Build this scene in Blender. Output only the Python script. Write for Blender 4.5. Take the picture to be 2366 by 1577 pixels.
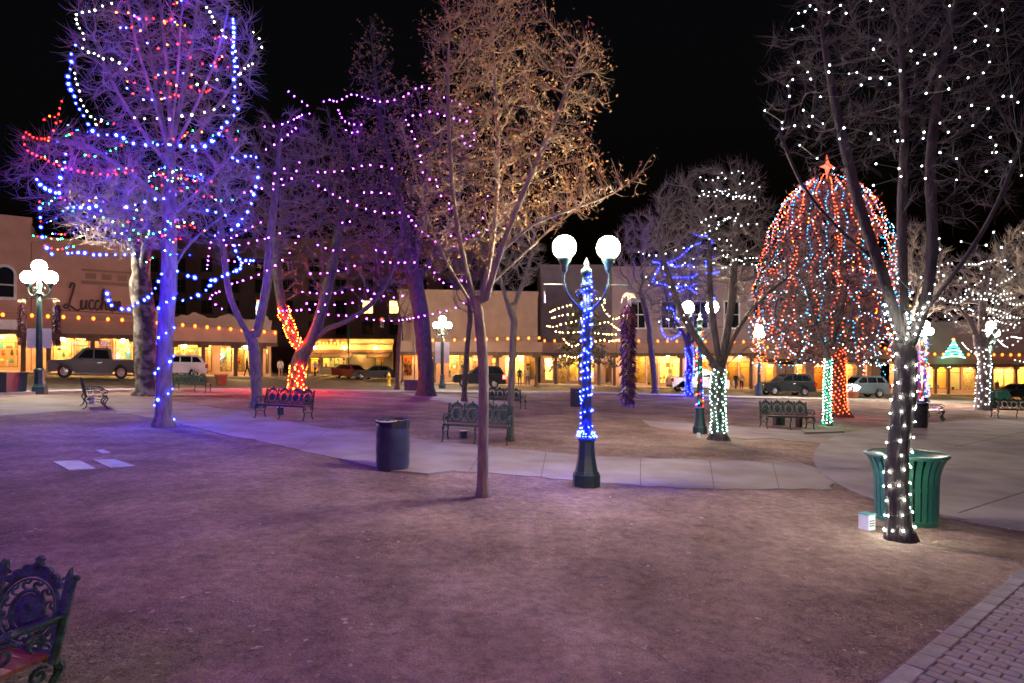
import bpy, bmesh, math, random
import numpy as np
from mathutils import Vector, Matrix

for o in list(bpy.data.objects):
    bpy.data.objects.remove(o, do_unlink=True)
scene = bpy.context.scene
COL = scene.collection
R = math.radians

# ------------------------------------------------------------------ camera, sky, exposure
PW, PH = 2366, 1577            # photograph size, the unit of the measurements below
F, CX, HY, CH = 1400.0, 1183.0, 847.0, 1.9
cam_d = bpy.data.cameras.new('camera')
cam = bpy.data.objects.new('camera', cam_d)
COL.objects.link(cam)
cam_d.sensor_width = 36.0
cam_d.lens = 36.0 * F / PW
cam_d.shift_y = (HY - PH / 2) / PW
cam_d.clip_start = 0.05
cam_d.clip_end = 2000
cam.location = (0, 0, CH)
cam.rotation_euler = (R(90), 0, 0)
scene.camera = cam

world = bpy.data.worlds.new('World')
scene.world = world
world.use_nodes = True
wn = world.node_tree.nodes
wl = world.node_tree.links
sky = wn.new('ShaderNodeTexSky')
sky.sky_type = 'NISHITA'
sky.sun_disc = False
sky.sun_elevation = R(-4)       # long after sunset: the sky is all but black
sky.sun_rotation = R(200)
wl.new(sky.outputs[0], wn['Background'].inputs[0])
wn['Background'].inputs[1].default_value = 0.02

scene.render.engine = 'CYCLES'
scene.cycles.use_denoising = True
scene.cycles.sample_clamp_indirect = 4.0
scene.cycles.max_bounces = 5
scene.cycles.diffuse_bounces = 2
scene.cycles.glossy_bounces = 2
scene.cycles.transparent_max_bounces = 8
scene.cycles.caustics_reflective = False
scene.cycles.caustics_refractive = False
scene.cycles.filter_width = 1.6
scene.view_settings.view_transform = 'Standard'
scene.view_settings.look = 'None'
scene.view_settings.exposure = 2.65
scene.view_settings.gamma = 1.0

# light levels (radiance of the glowing surfaces)
GLOBE = 82.0
BULB = 1.0

# ------------------------------------------------------------------ measuring helpers
def slope(x):
    x = max(-75.0, min(75.0, x))
    return -0.037 * x if x < 0 else -0.025 * x
def gz(x, y=0): return slope(x)
def heff(px): return HY + (0.037 if px < CX else 0.025) * (px - CX)
def G(px, py):
    Y = F * CH / (py - heff(px)); X = (px - CX) / F * Y
    return Vector((X, Y, gz(X)))
def at(px, py, Y): return Vector(((px - CX) / F * Y, Y, CH - (py - HY) / F * Y))

# ------------------------------------------------------------------ mesh builder
_t = (1 + 5 ** .5) / 2
ICO_V = [Vector(v).normalized() for v in [(-1,_t,0),(1,_t,0),(-1,-_t,0),(1,-_t,0),(0,-1,_t),(0,1,_t),(0,-1,-_t),(0,1,-_t),(_t,0,-1),(_t,0,1),(-_t,0,-1),(-_t,0,1)]]
ICO_F = [(0,11,5),(0,5,1),(0,1,7),(0,7,10),(0,10,11),(1,5,9),(5,11,4),(11,10,2),(10,7,6),(7,1,8),(3,9,4),(3,4,2),(3,2,6),(3,6,8),(3,8,9),(4,9,5),(2,4,11),(6,2,10),(8,6,7),(9,8,1)]

class MB:
    def __init__(s): s.v = []; s.f = []
    def add(s, vs, fs):
        b = len(s.v); s.v += [tuple(v) for v in vs]; s.f += [tuple(b + i for i in f) for f in fs]; return s
    def box(s, c, d, rot=None, taper=1.0):
        hx, hy, hz = d[0] / 2, d[1] / 2, d[2] / 2
        vs = [Vector((sx * hx * (taper if sz > 0 else 1), sy * hy * (taper if sz > 0 else 1), sz * hz)) for sz in (-1, 1) for sy in (-1, 1) for sx in (-1, 1)]
        if rot is not None: vs = [rot @ v for v in vs]
        c = Vector(c)
        return s.add([c + v for v in vs], [(0,2,3,1),(4,5,7,6),(0,1,5,4),(2,6,7,3),(0,4,6,2),(1,3,7,5)])
    def bb(s, a, b):
        return s.box([(a[i] + b[i]) / 2 for i in range(3)], [abs(b[i] - a[i]) for i in range(3)])
    def tube(s, pts, rad, n=6, cap=True, closed=False, lump=0.0):
        pts = [Vector(p) for p in pts]; m = len(pts)
        if not hasattr(rad, '__len__'): rad = [rad] * m
        vs = []; ref = None
        for i in range(m):
            if closed: d = pts[(i + 1) % m] - pts[i - 1]
            else: d = pts[min(i + 1, m - 1)] - pts[max(i - 1, 0)]
            if d.length < 1e-9: d = Vector((0, 0, 1))
            d.normalize()
            if ref is None: ref = d.orthogonal().normalized()
            else:
                ref = ref - d * ref.dot(d)
                ref = ref.normalized() if ref.length > 1e-6 else d.orthogonal().normalized()
            w = d.cross(ref)
            for k in range(n):
                a = 2 * math.pi * k / n
                q = rad[i]
                if lump:
                    z = pts[i].z
                    q *= 1 + lump * (.5 * math.sin(3 * a + z * 2.1) + .35 * math.sin(5 * a - z * 3.7) + .3 * math.sin(2 * a + z * 7.3)) + 2.2 * lump * math.exp(-i * .9) * math.cos(5 * a + 1)
                vs.append(pts[i] + (ref * math.cos(a) + w * math.sin(a)) * q)
        fs = []
        for i in range(m if closed else m - 1):
            j = (i + 1) % m
            for k in range(n):
                l = (k + 1) % n
                fs.append((i * n + k, i * n + l, j * n + l, j * n + k))
        if cap and not closed:
            fs.append(tuple(range(n))[::-1]); fs.append(tuple((m - 1) * n + k for k in range(n)))
        return s.add(vs, fs)
    def lathe(s, prof, n=16, c=(0, 0, 0), ph=0.0, closed=False):
        vs = []; m = len(prof)
        for r, z in prof:
            for k in range(n):
                a = 2 * math.pi * k / n + ph
                vs.append((c[0] + r * math.cos(a), c[1] + r * math.sin(a), c[2] + z))
        fs = []
        for i in range(m if closed else m - 1):
            j = (i + 1) % m
            for k in range(n):
                l = (k + 1) % n
                fs.append((i * n + k, i * n + l, j * n + l, j * n + k))
        if not closed:
            if prof[0][0] > 1e-4: fs.append(tuple(range(n))[::-1])
            if prof[-1][0] > 1e-4: fs.append(tuple((m - 1) * n + k for k in range(n)))
        return s.add(vs, fs)
    def ico(s, c, r):
        c = Vector(c)
        if hasattr(r, '__len__'): return s.add([(c.x + v.x * r[0], c.y + v.y * r[1], c.z + v.z * r[2]) for v in ICO_V], ICO_F)
        return s.add([c + v * r for v in ICO_V], ICO_F)
    def sphere(s, c, r, n=16, m=10):
        if not hasattr(r, '__len__'): r = (r, r, r)
        pr = [(math.sin(math.pi * i / m), -math.cos(math.pi * i / m)) for i in range(m + 1)]
        vs = []; fs = []
        for q, z in pr:
            for k in range(n):
                a = 2 * math.pi * k / n
                vs.append((c[0] + r[0] * q * math.cos(a), c[1] + r[1] * q * math.sin(a), c[2] + r[2] * z))
        for i in range(m):
            for k in range(n):
                l = (k + 1) % n
                fs.append((i * n + k, i * n + l, (i + 1) * n + l, (i + 1) * n + k))
        return s.add(vs, fs)
    def prism(s, pts, axis, a, b):
        """polygon pts (2D) extruded along axis ('x','y','z') from a to b"""
        def mk(p, t):
            return {'x': (t, p[0], p[1]), 'y': (p[0], t, p[1]), 'z': (p[0], p[1], t)}[axis]
        n = len(pts)
        vs = [mk(p, a) for p in pts] + [mk(p, b) for p in pts]
        fs = [tuple(range(n)), tuple(range(2 * n - 1, n - 1, -1))] + [(i, i + n, (i + 1) % n + n, (i + 1) % n) for i in range(n)]
        return s.add(vs, fs)
    def build(s, name, mat, parent=None, off=None, smooth=False, M=None):
        me = bpy.data.meshes.new(name)
        v = s.v
        if M is not None: v = [tuple(M @ Vector(p)) for p in v]
        if off is not None: v = [(p[0] - off[0], p[1] - off[1], p[2] - off[2]) for p in v]
        me.from_pydata(v, [], s.f); me.update()
        bm = bmesh.new(); bm.from_mesh(me)
        bmesh.ops.recalc_face_normals(bm, faces=bm.faces)
        bm.to_mesh(me); bm.free()
        return link(name, me, mat, parent, smooth)

def link(name, me, mat, parent=None, smooth=False):
    if smooth and len(me.polygons):
        me.polygons.foreach_set('use_smooth', [True] * len(me.polygons))
    if mat is not None: me.materials.append(mat)
    o = bpy.data.objects.new(name, me); COL.objects.link(o)
    if parent is not None: o.parent = parent
    return o

def tag(o, label=None, cat=None, group=None, kind=None):
    if label: o['label'] = label
    if cat: o['category'] = cat
    if group: o['group'] = group
    if kind: o['kind'] = kind
    return o
def thing(name, label, cat, loc=(0, 0, 0), rz=0, group=None, tilt=False):
    o = bpy.data.objects.new(name, None); COL.objects.link(o)
    o.empty_display_size = 0.2
    o.location = loc
    if tilt:
        a = math.atan(0.037 if loc[0] < 0 else 0.025)
        o.rotation_euler = (Matrix.Rotation(a, 3, 'Y') @ Matrix.Rotation(rz, 3, 'Z')).to_euler()
    else: o.rotation_euler = (0, 0, rz)
    return tag(o, label, cat, group)
def copy_tree(o, parent=None):
    c = o.copy(); COL.objects.link(c); c.parent = parent
    for ch in list(o.children): copy_tree(ch, c)
    return c
def place(o, loc, rz, label=None, tilt=True):
    o.location = loc
    a = math.atan(0.037 if loc[0] < 0 else 0.025) if tilt else 0
    o.rotation_euler = (Matrix.Rotation(a, 3, 'Y') @ Matrix.Rotation(rz, 3, 'Z')).to_euler()
    if label: o['label'] = label
    return o

# ------------------------------------------------------------------ materials
def pmat(name, c1, c2=None, scale=5.0, rough=0.8, bump=0.0, bscale=None, metal=0.0, detail=6.0, stretch=None, spec=0.3, contrast=(0.35, 0.65)):
    m = bpy.data.materials.new(name); m.use_nodes = True
    nt = m.node_tree; b = nt.nodes['Principled BSDF']
    b.inputs['Roughness'].default_value = rough
    b.inputs['Metallic'].default_value = metal
    b.inputs['Specular IOR Level'].default_value = spec
    tc = nt.nodes.new('ShaderNodeTexCoord'); src = tc.outputs['Object']
    if stretch:
        mp = nt.nodes.new('ShaderNodeMapping'); mp.inputs['Scale'].default_value = stretch
        nt.links.new(src, mp.inputs[0]); src = mp.outputs[0]
    if c2 is not None:
        nz = nt.nodes.new('ShaderNodeTexNoise'); nz.inputs['Scale'].default_value = scale; nz.inputs['Detail'].default_value = detail
        nt.links.new(src, nz.inputs['Vector'])
        cr = nt.nodes.new('ShaderNodeValToRGB')
        cr.color_ramp.elements[0].position = contrast[0]; cr.color_ramp.elements[1].position = contrast[1]
        cr.color_ramp.elements[0].color = (*c1, 1); cr.color_ramp.elements[1].color = (*c2, 1)
        nt.links.new(nz.outputs[0], cr.inputs[0]); nt.links.new(cr.outputs[0], b.inputs['Base Color'])
    else: b.inputs['Base Color'].default_value = (*c1, 1)
    if bump:
        n2 = nt.nodes.new('ShaderNodeTexNoise'); n2.inputs['Scale'].default_value = bscale or scale * 4; n2.inputs['Detail'].default_value = 5
        nt.links.new(src, n2.inputs['Vector'])
        bp = nt.nodes.new('ShaderNodeBump'); bp.inputs['Strength'].default_value = bump; bp.inputs['Distance'].default_value = 0.03
        nt.links.new(n2.outputs[0], bp.inputs['Height']); nt.links.new(bp.outputs[0], b.inputs['Normal'])
    return m
def emat(name, col, strength, base=(0.5, 0.5, 0.5)):
    m = bpy.data.materials.new(name); m.use_nodes = True
    b = m.node_tree.nodes['Principled BSDF']
    b.inputs['Base Color'].default_value = (*base, 1)
    b.inputs['Roughness'].default_value = 0.3
    b.inputs['Emission Color'].default_value = (*col, 1)
    b.inputs['Emission Strength'].default_value = strength
    return m
def glassmat(name, tint=(0.9, 0.95, 1.0), refl=0.06):
    m = bpy.data.materials.new(name); m.use_nodes = True
    nt = m.node_tree; nt.nodes.clear()
    o = nt.nodes.new('ShaderNodeOutputMaterial'); mx = nt.nodes.new('ShaderNodeMixShader')
    t = nt.nodes.new('ShaderNodeBsdfTransparent'); g = nt.nodes.new('ShaderNodeBsdfGlossy')
    t.inputs[0].default_value = (*tint, 1); g.inputs['Roughness'].default_value = 0.05
    mx.inputs[0].default_value = refl
    nt.links.new(t.outputs[0], mx.inputs[1]); nt.links.new(g.outputs[0], mx.inputs[2]); nt.links.new(mx.outputs[0], o.inputs[0])
    return m

M = {}
M['bark'] = pmat('bark', (0.13, 0.10, 0.085), (0.24, 0.20, 0.17), 14, 0.9, 0.5, 40, stretch=(1, 1, 0.25))
M['bark_dark'] = pmat('dark_bark', (0.05, 0.042, 0.038), (0.11, 0.09, 0.08), 14, 0.9, 0.6, 40, stretch=(1, 1, 0.25))
M['bark_black'] = pmat('blackish_bark', (0.014, 0.011, 0.012), (0.034, 0.027, 0.026), 14, 0.9, 0.7, 40, stretch=(1, 1, 0.25))
M['twig_black'] = pmat('blackish_twig', (0.03, 0.024, 0.025), (0.055, 0.044, 0.042), 3, 0.85)
M['bark_old'] = pmat('flaking_bark', (0.06, 0.047, 0.042), (0.20, 0.175, 0.15), 3.2, 0.95, 0.9, 18, contrast=(0.45, 0.58))
M['twig'] = pmat('twig_bark', (0.20, 0.16, 0.14), (0.30, 0.25, 0.22), 3, 0.85)
M['bark_tan'] = pmat('tan_bark', (0.15, 0.115, 0.08), (0.27, 0.22, 0.155), 14, 0.9, 0.7, 40, stretch=(1, 1, 0.25))
M['twig_tan'] = pmat('tan_twig', (0.24, 0.17, 0.09), (0.36, 0.27, 0.16), 3, 0.85)
M['twig_brown'] = pmat('brown_twig', (0.12, 0.09, 0.075), (0.19, 0.145, 0.12), 3, 0.85)
M['twig_dark'] = pmat('dark_twig_bark', (0.09, 0.075, 0.07), (0.15, 0.12, 0.11), 3, 0.85)
M['leaf'] = pmat('dry_leaf', (0.30, 0.15, 0.05), (0.52, 0.31, 0.11), 2.5, 0.7)
M['needle'] = pmat('dark_needles', (0.045, 0.06, 0.04), (0.12, 0.12, 0.10), 4, 0.8)
M['green_iron'] = pmat('dark_green_iron', (0.012, 0.032, 0.03), (0.03, 0.06, 0.052), 9, 0.45, 0.25, 60, spec=0.5)
M['post_green'] = pmat('green_post_paint', (0.014, 0.045, 0.042), (0.024, 0.062, 0.056), 5, 0.4, spec=0.5)
M['bench_iron'] = pmat('verdigris_iron', (0.010, 0.026, 0.022), (0.035, 0.075, 0.066), 22, 0.55, 0.5, 70, spec=0.2)
M['wood'] = pmat('red_stained_slat', (0.17, 0.05, 0.028), (0.27, 0.09, 0.05), 6, 0.45, 0.15, 30, stretch=(0.4, 5, 5), spec=0.5)
M['bin_green'] = pmat('bin_green_paint', (0.02, 0.12, 0.09), (0.03, 0.16, 0.12), 4, 0.35, spec=0.5)
M['liner'] = pmat('black_liner', (0.010, 0.010, 0.012), (0.02, 0.02, 0.022), 6, 0.4, 0.6, 12)
M['barrel'] = pmat('blue_black_drum', (0.02, 0.026, 0.05), (0.035, 0.042, 0.075), 5, 0.35, 0.1, 12, spec=0.5)
M['bagwhite'] = pmat('pale_bag_edge', (0.5, 0.5, 0.55))
M['concrete'] = pmat('concrete', (0.20, 0.175, 0.165), (0.30, 0.27, 0.255), 1.1, 0.85, 0.15, 60, detail=9)
M['concrete2'] = pmat('worn_concrete', (0.21, 0.165, 0.135), (0.29, 0.26, 0.24), 1.0, 0.85, 0.2, 50, detail=12)
M['slab'] = pmat('pale_stone', (0.27, 0.27, 0.28), (0.38, 0.375, 0.38), 4, 0.7, 0.1, 40)
M['joint'] = pmat('joint', (0.08, 0.068, 0.06), (0.13, 0.11, 0.10), 4, 0.95)
M['asphalt'] = pmat('asphalt', (0.085, 0.076, 0.07), (0.14, 0.126, 0.115), 2, 0.7, 0.2, 60)
M['curb'] = pmat('curb', (0.30, 0.28, 0.25), (0.42, 0.39, 0.36), 2, 0.85)
M['wirem'] = pmat('light_cable', (0.02, 0.035, 0.025), None, rough=0.6)
M['steel'] = pmat('dark_steel', (0.05, 0.05, 0.052), (0.08, 0.08, 0.085), 6, 0.4, metal=0.6)
M['chrome'] = pmat('bright_metal', (0.6, 0.6, 0.62), None, rough=0.25, metal=0.9)
M['chile'] = pmat('dried_chile', (0.035, 0.005, 0.006), (0.085, 0.010, 0.010), 9, 0.4, spec=0.5)
M['husk'] = pmat('corn_husk', (0.42, 0.34, 0.16), (0.58, 0.49, 0.26), 8, 0.8)
M['banner'] = pmat('pale_banner', (0.55, 0.53, 0.58), (0.62, 0.60, 0.66), 3, 0.7)
M['white_box'] = pmat('white_enamel', (0.55, 0.58, 0.60), (0.66, 0.68, 0.70), 6, 0.4)
M['teal_box'] = pmat('teal_enamel', (0.06, 0.30, 0.26), (0.09, 0.36, 0.31), 6, 0.4)
M['stucco_pink'] = pmat('pink_stucco', (0.46, 0.27, 0.185), (0.54, 0.33, 0.235), 0.9, 0.9, 0.2, 20, detail=8)
M['stucco_tan'] = pmat('tan_stucco', (0.40, 0.285, 0.20), (0.47, 0.34, 0.245), 0.8, 0.9, 0.2, 20, detail=8)
M['stucco_mauve'] = pmat('mauve_stucco', (0.33, 0.235, 0.225), (0.39, 0.285, 0.27), 0.8, 0.9, 0.2, 20, detail=8)
M['stucco_dusk'] = pmat('slate_stucco', (0.13, 0.10, 0.115), (0.17, 0.13, 0.145), 0.8, 0.9, 0.2, 20, detail=8)
M['stucco_brown'] = pmat('brown_stucco', (0.27, 0.165, 0.115), (0.33, 0.21, 0.15), 0.8, 0.9, 0.2, 20, detail=8)
M['stucco_yellow'] = pmat('pale_yellow_stucco', (0.45, 0.40, 0.22), (0.52, 0.46, 0.27), 0.8, 0.9, 0.2, 20, detail=8)
M['white_trim'] = pmat('white_trim', (0.62, 0.60, 0.58), (0.72, 0.70, 0.68), 3, 0.6)
M['timber'] = pmat('dark_timber', (0.08, 0.045, 0.028), (0.15, 0.085, 0.05), 3, 0.7, 0.3, 20, stretch=(1, 1, 0.2))
M['timber_red'] = pmat('red_brown_timber', (0.15, 0.06, 0.04), (0.21, 0.09, 0.06), 3, 0.7, 0.2, 20)
M['frame'] = pmat('shop_frame', (0.13, 0.08, 0.045), (0.19, 0.12, 0.07), 5, 0.5)
M['shopwall'] = pmat('shop_interior', (0.62, 0.46, 0.20), (0.74, 0.58, 0.30), 1.3, 0.8)
M['glass'] = glassmat('shop_glass')
M['darkglass'] = pmat('dark_window_glass', (0.012, 0.014, 0.02), None, rough=0.06, spec=0.8)
M['carglass'] = pmat('car_glass', (0.008, 0.009, 0.012), None, rough=0.05, spec=0.8)
M['tyre'] = pmat('tyre', (0.012, 0.012, 0.012), (0.02, 0.02, 0.02), 20, 0.85)
M['rim'] = pmat('alloy_rim', (0.5, 0.5, 0.52), None, rough=0.3, metal=0.8)
M['sign_dark'] = pmat('sign_letters', (0.07, 0.04, 0.045), None, rough=0.5)
M['terracotta'] = pmat('terracotta', (0.34, 0.12, 0.06), (0.42, 0.16, 0.085), 5, 0.8)
M['hydrant'] = pmat('yellow_paint', (0.55, 0.36, 0.03), (0.62, 0.42, 0.05), 5, 0.5)
M['skin'] = pmat('skin', (0.45, 0.27, 0.19), None, rough=0.6)
M['awning'] = pmat('dark_awning', (0.05, 0.035, 0.03), (0.09, 0.06, 0.05), 4, 0.8)
M['redneon'] = emat('red_signal', (1.0, 0.010, 0.004), 5)
M['shoplight'] = emat('shop_ceiling_light', (1.0, 0.56, 0.11), 4.2)
M['portal_lamp'] = emat('portal_lamp_glow', (1.0, 0.50, 0.13), 170.0)
M['shoplight_w'] = emat('bright_shop_light', (1.0, 0.66, 0.20), 8.0)
M['shoplight_o'] = emat('orange_shop_light', (1.0, 0.40, 0.05), 4.0)
M['litwin'] = emat('lit_hotel_window', (1.0, 0.60, 0.15), 0.9)
M['globe'] = emat('lamp_globe', (1.0, 0.84, 0.58), GLOBE, (0.9, 0.9, 0.9))
M['globe_far'] = emat('far_lamp_globe', (1.0, 0.88, 0.66), GLOBE * 1.1, (0.9, 0.9, 0.9))
LIGHT = {  # emitted radiance of each bulb colour
    'blue': (0.9, 1.8, 210.0), 'white': (4.2, 4.6, 4.7), 'bigwhite': (80.0, 84.0, 72.0), 'purple': (15.0, 1.1, 95.0), 'red': (60.0, 0.12, 0.03),
    'deepblue': (0.10, 0.25, 46.0), 'hotred': (150.0, 2.2, 0.2), 'domered': (8.0, 0.40, 0.08), 'cyan': (0.05, 1.1, 2.8),
    'green': (0.2, 22.0, 4.5), 'amber': (40.0, 2.0, 0.05), 'warm': (24.0, 13.0, 2.6),
    'teal': (6.0, 15.0, 11.0), 'orange': (1.1, 0.17, 0.012),
}
for k, c in LIGHT.items():
    mx = max(c); M['b_' + k] = emat(k + '_bulb', tuple(x / mx for x in c), mx * BULB, tuple(0.1 + 0.6 * min(1, x / mx) for x in c))

# ------------------------------------------------------------------ ground, streets, paths
def sheet(name, pts, dz, mat, thick=0.0, parent=None, kind='structure'):
    """flat sheet following the sloping plaza, pts = world (x, y) outline"""
    bm = bmesh.new()
    bm.faces.new([bm.verts.new((p[0], p[1], 0)) for p in pts])
    for x in (-75, 0, 75):
        geom = bm.verts[:] + bm.edges[:] + bm.faces[:]
        bmesh.ops.bisect_plane(bm, geom=geom, plane_co=(x, 0, 0), plane_no=(1, 0, 0))
    bmesh.ops.triangulate(bm, faces=bm.faces[:])
    for v in bm.verts: v.co.z = gz(v.co.x) + dz
    bmesh.ops.recalc_face_normals(bm, faces=bm.faces)
    for f in bm.faces:
        if f.normal.z < 0: f.normal_flip()
    if thick:
        be = [e for e in bm.edges if e.is_boundary]
        r = bmesh.ops.extrude_edge_only(bm, edges=be)
        for g in r['geom']:
            if isinstance(g, bmesh.types.BMVert): g.co.z -= thick
    me = bpy.data.meshes.new(name); bm.to_mesh(me); bm.free()
    o = link(name, me, mat, parent)
    if parent is None and kind: o['kind'] = kind
    return o
def roughen(pts, step=.22, amp=.035, seed=1):
    rg = random.Random(seed); out = []; n = len(pts)
    for i in range(n):
        a, b = Vector(pts[i]), Vector(pts[(i + 1) % n]); d = b - a; k = max(1, min(60, int(d.length / step))); nn = Vector((-d.y, d.x)).normalized()
        for j in range(k): out.append(tuple(a + d * (j / k) + nn * rg.gauss(0, amp) * (1 if j else 0)))
    return out
def gp(pts): return [tuple(G(*p)[:2]) for p in pts]
def smooth2(pts, sub=6, closed=False):
    P = [Vector(p) for p in pts]; n = len(P); out = []
    for i in range(n if closed else n - 1):
        p0 = P[(i - 1) % n] if closed or i > 0 else P[0]; p1 = P[i]; p2 = P[(i + 1) % n]
        p3 = P[(i + 2) % n] if closed or i + 2 < n else P[-1]
        for k in range(sub):
            t = k / sub
            out.append(0.5 * ((2 * p1) + (-p0 + p2) * t + (2 * p0 - 5 * p1 + 4 * p2 - p3) * t * t + (-p0 + 3 * p1 - 3 * p2 + p3) * t ** 3))
    if not closed: out.append(P[-1])
    return out

def soil_material():
    m = bpy.data.materials.new('dry_soil'); m.use_nodes = True
    nt = m.node_tree; b = nt.nodes['Principled BSDF']; b.inputs['Roughness'].default_value = 0.95
    b.inputs['Specular IOR Level'].default_value = 0.1
    tc = nt.nodes.new('ShaderNodeTexCoord')
    def noise(sc, det=8, st=None):
        n = nt.nodes.new('ShaderNodeTexNoise'); n.inputs['Scale'].default_value = sc; n.inputs['Detail'].default_value = det
        n.inputs['Roughness'].default_value = 0.62
        nt.links.new(tc.outputs['Object'], n.inputs['Vector']); return n
    def ramp(src, p0, p1, a, c):
        r = nt.nodes.new('ShaderNodeValToRGB'); r.color_ramp.elements[0].position = p0; r.color_ramp.elements[1].position = p1
        r.color_ramp.elements[0].color = (*a, 1); r.color_ramp.elements[1].color = (*c, 1)
        nt.links.new(src, r.inputs[0]); return r.outputs[0]
    big = ramp(noise(0.35, 4).outputs[0], 0.38, 0.62, (0.20, 0.145, 0.115), (0.36, 0.28, 0.225))
    fine = ramp(noise(9).outputs[0], 0.35, 0.68, (0.70, 0.66, 0.63), (1.22, 1.18, 1.15))
    grit = ramp(noise(70, 3).outputs[0], 0.35, 0.7, (0.7, 0.68, 0.66), (1.2, 1.2, 1.2))
    mid = ramp(noise(1.3, 7).outputs[0], 0.34, 0.66, (0.76, 0.73, 0.71), (1.22, 1.21, 1.2))
    cur = big
    for x in (mid, fine, grit):
        mx = nt.nodes.new('ShaderNodeMix'); mx.data_type = 'RGBA'; mx.blend_type = 'MULTIPLY'; mx.inputs[0].default_value = 1
        nt.links.new(cur, mx.inputs[6]); nt.links.new(x, mx.inputs[7]); cur = mx.outputs[2]
    nt.links.new(cur, b.inputs['Base Color'])
    ad = nt.nodes.new('ShaderNodeMath'); ad.operation = 'ADD'
    nt.links.new(noise(7, 9).outputs[0], ad.inputs[0])
    ml = nt.nodes.new('ShaderNodeMath'); ml.operation = 'MULTIPLY'; ml.inputs[1].default_value = 0.3
    nt.links.new(noise(45, 4).outputs[0], ml.inputs[0]); nt.links.new(ml.outputs[0], ad.inputs[1])
    bp = nt.nodes.new('ShaderNodeBump'); bp.inputs['Strength'].default_value = 0.9; bp.inputs['Distance'].default_value = 0.06
    nt.links.new(ad.outputs[0], bp.inputs['Height']); nt.links.new(bp.outputs[0], b.inputs['Normal'])
    return m
M['soil'] = soil_material()
sheet('ground', [(-500, -80), (500, -80), (500, 700), (-500, 700)], 0.0, M['soil'])

street_near = gp([(-500, 925), (0, 909), (300, 901), (600, 900), (900, 905), (1300, 905), (1700, 917), (2366, 930), (2800, 940)])
street_far = gp([(2800, 925), (2366, 918), (1700, 903), (1300, 893), (950, 888)]) + gp([(930, 884), (690, 879)]) + gp([(600, 876), (300, 868), (0, 864), (-500, 856)])
sheet('street', street_near + street_far, 0.004, M['asphalt'])
sheet('side_street', gp([(690, 879), (930, 884)]) + [(-9, 130), (-40, 130)], 0.008, M['asphalt'])
# pavements on the far side of the street
sheet('pavement', gp([(-500, 856), (0, 864), (300, 868), (600, 876), (690, 879)]) + [(-22, 75), (-60, 62), (-80, 45)], 0.12, M['concrete'], 0.12)
sheet('pavement', gp([(950, 888), (1300, 893), (1700, 903), (2366, 918), (2800, 925)]) + [(85, 72), (0, 80), (-9, 75)], 0.12, M['concrete'], 0.12)
# kerb walk on the plaza side
kn = gp([(2366, 934), (1700, 921), (1300, 909), (900, 909), (600, 904), (300, 905), (0, 913), (-500, 930)])
sheet('kerb', gp([(-500, 925), (0, 909), (300, 901), (600, 900), (900, 905), (1300, 905), (1700, 917), (2366, 930)]) + kn, 0.11, M['curb'], 0.12)
# plaza paths
sheet('path', roughen(gp([(-60, 922), (140, 912), (290, 912), (420, 930), (560, 952), (720, 985), (870, 1002), (1000, 1019), (1280, 1046), (1380, 1056), (1600, 1062), (1850, 1070), (1905, 1090), (1925, 1131),
                  (1600, 1129), (1398, 1117), (1160, 1096), (1040, 1090), (780, 1060), (640, 1028), (500, 1000), (400, 975), (300, 958), (160, 950), (-60, 965)])), 0.012, M['concrete2'], 0.03)
sheet('path', roughen(gp([(1480, 970), (1700, 986), (1960, 1001), (1900, 1026), (1780, 1013), (1720, 1015), (1500, 984)])), 0.012, M['concrete2'], 0.03)
sheet('path', roughen(gp([(905, 905), (1000, 908), (1180, 930), (1180, 938), (1060, 935), (980, 920)])), 0.012, M['concrete2'], 0.03)
sheet('slab_pad', gp([(782, 1062), (850, 1050), (1050, 1082), (1052, 1090), (990, 1098), (900, 1090)]), 0.035, M['concrete2'], 0.04)
sheet('kerb_slab', gp([(1850, 996), (1945, 995), (1950, 1000), (1860, 1003)]), 0.06, M['concrete2'], 0.06)
plaza = smooth2(gp([(2500, 962), (2230, 972), (2060, 985), (1960, 1000), (1905, 1022), (1880, 1052), (1895, 1090), (1945, 1122), (2010, 1150), (2090, 1172), (2185, 1195), (2366, 1228), (2600, 1268)]), 5)
plaza_o = sheet('round_plaza', [tuple(p) for p in plaza] + [(30, 10), (40, 24)], 0.03, M['concrete'], 0.06)
def joint(a, b, w=0.018, parent=None):
    pa, pb = Vector(G(*a)[:2]), Vector(G(*b)[:2]); d = (pb - pa).normalized(); n = Vector((-d.y, d.x)) * w
    return sheet('joint', [pa + n, pa - n, pb - n, pb + n], 0.034, M['joint'], parent=parent)
for a, b in (((1886, 1034), (2366, 1041)), ((2205, 1035), (2430, 985)), ((2215, 1190), (2430, 1120)), ((1900, 1085), (2430, 1090))):
    joint(a, b, parent=plaza_o)
for a, b in (((330, 963), (420, 931)), ((520, 1003), (610, 963)), ((690, 1040), (760, 993)), ((1085, 1090), (1120, 1031)), ((1250, 1103), (1262, 1046)), ((1480, 1122), (1480, 1060)), ((1650, 1128), (1640, 1064)), ((1800, 1129), (1785, 1069))):
    o = joint(a, b, .007); o.location.z = -.019
# flat stone slabs set in the soil
for i, (q, lab) in enumerate([([(121, 1067), (186, 1065), (222, 1084), (160, 1087)], 'pale square stone slab set flush in the bare soil, nearer the ornate bench'),
          ([(214, 1063), (266, 1062), (311, 1077), (255, 1082)], 'violet lit square stone slab set flush in the soil beside a paler one'),
          ([(220, 1041), (238, 1039), (256, 1046), (236, 1048)], 'smallest square stone slab in the soil, toward the blue lit trunk')]):
    o = sheet('stone_slab', gp(q), 0.014, M['slab'], 0.03, kind=None)
    tag(o, lab, 'stone slab', 'stone slabs in the soil')

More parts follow.
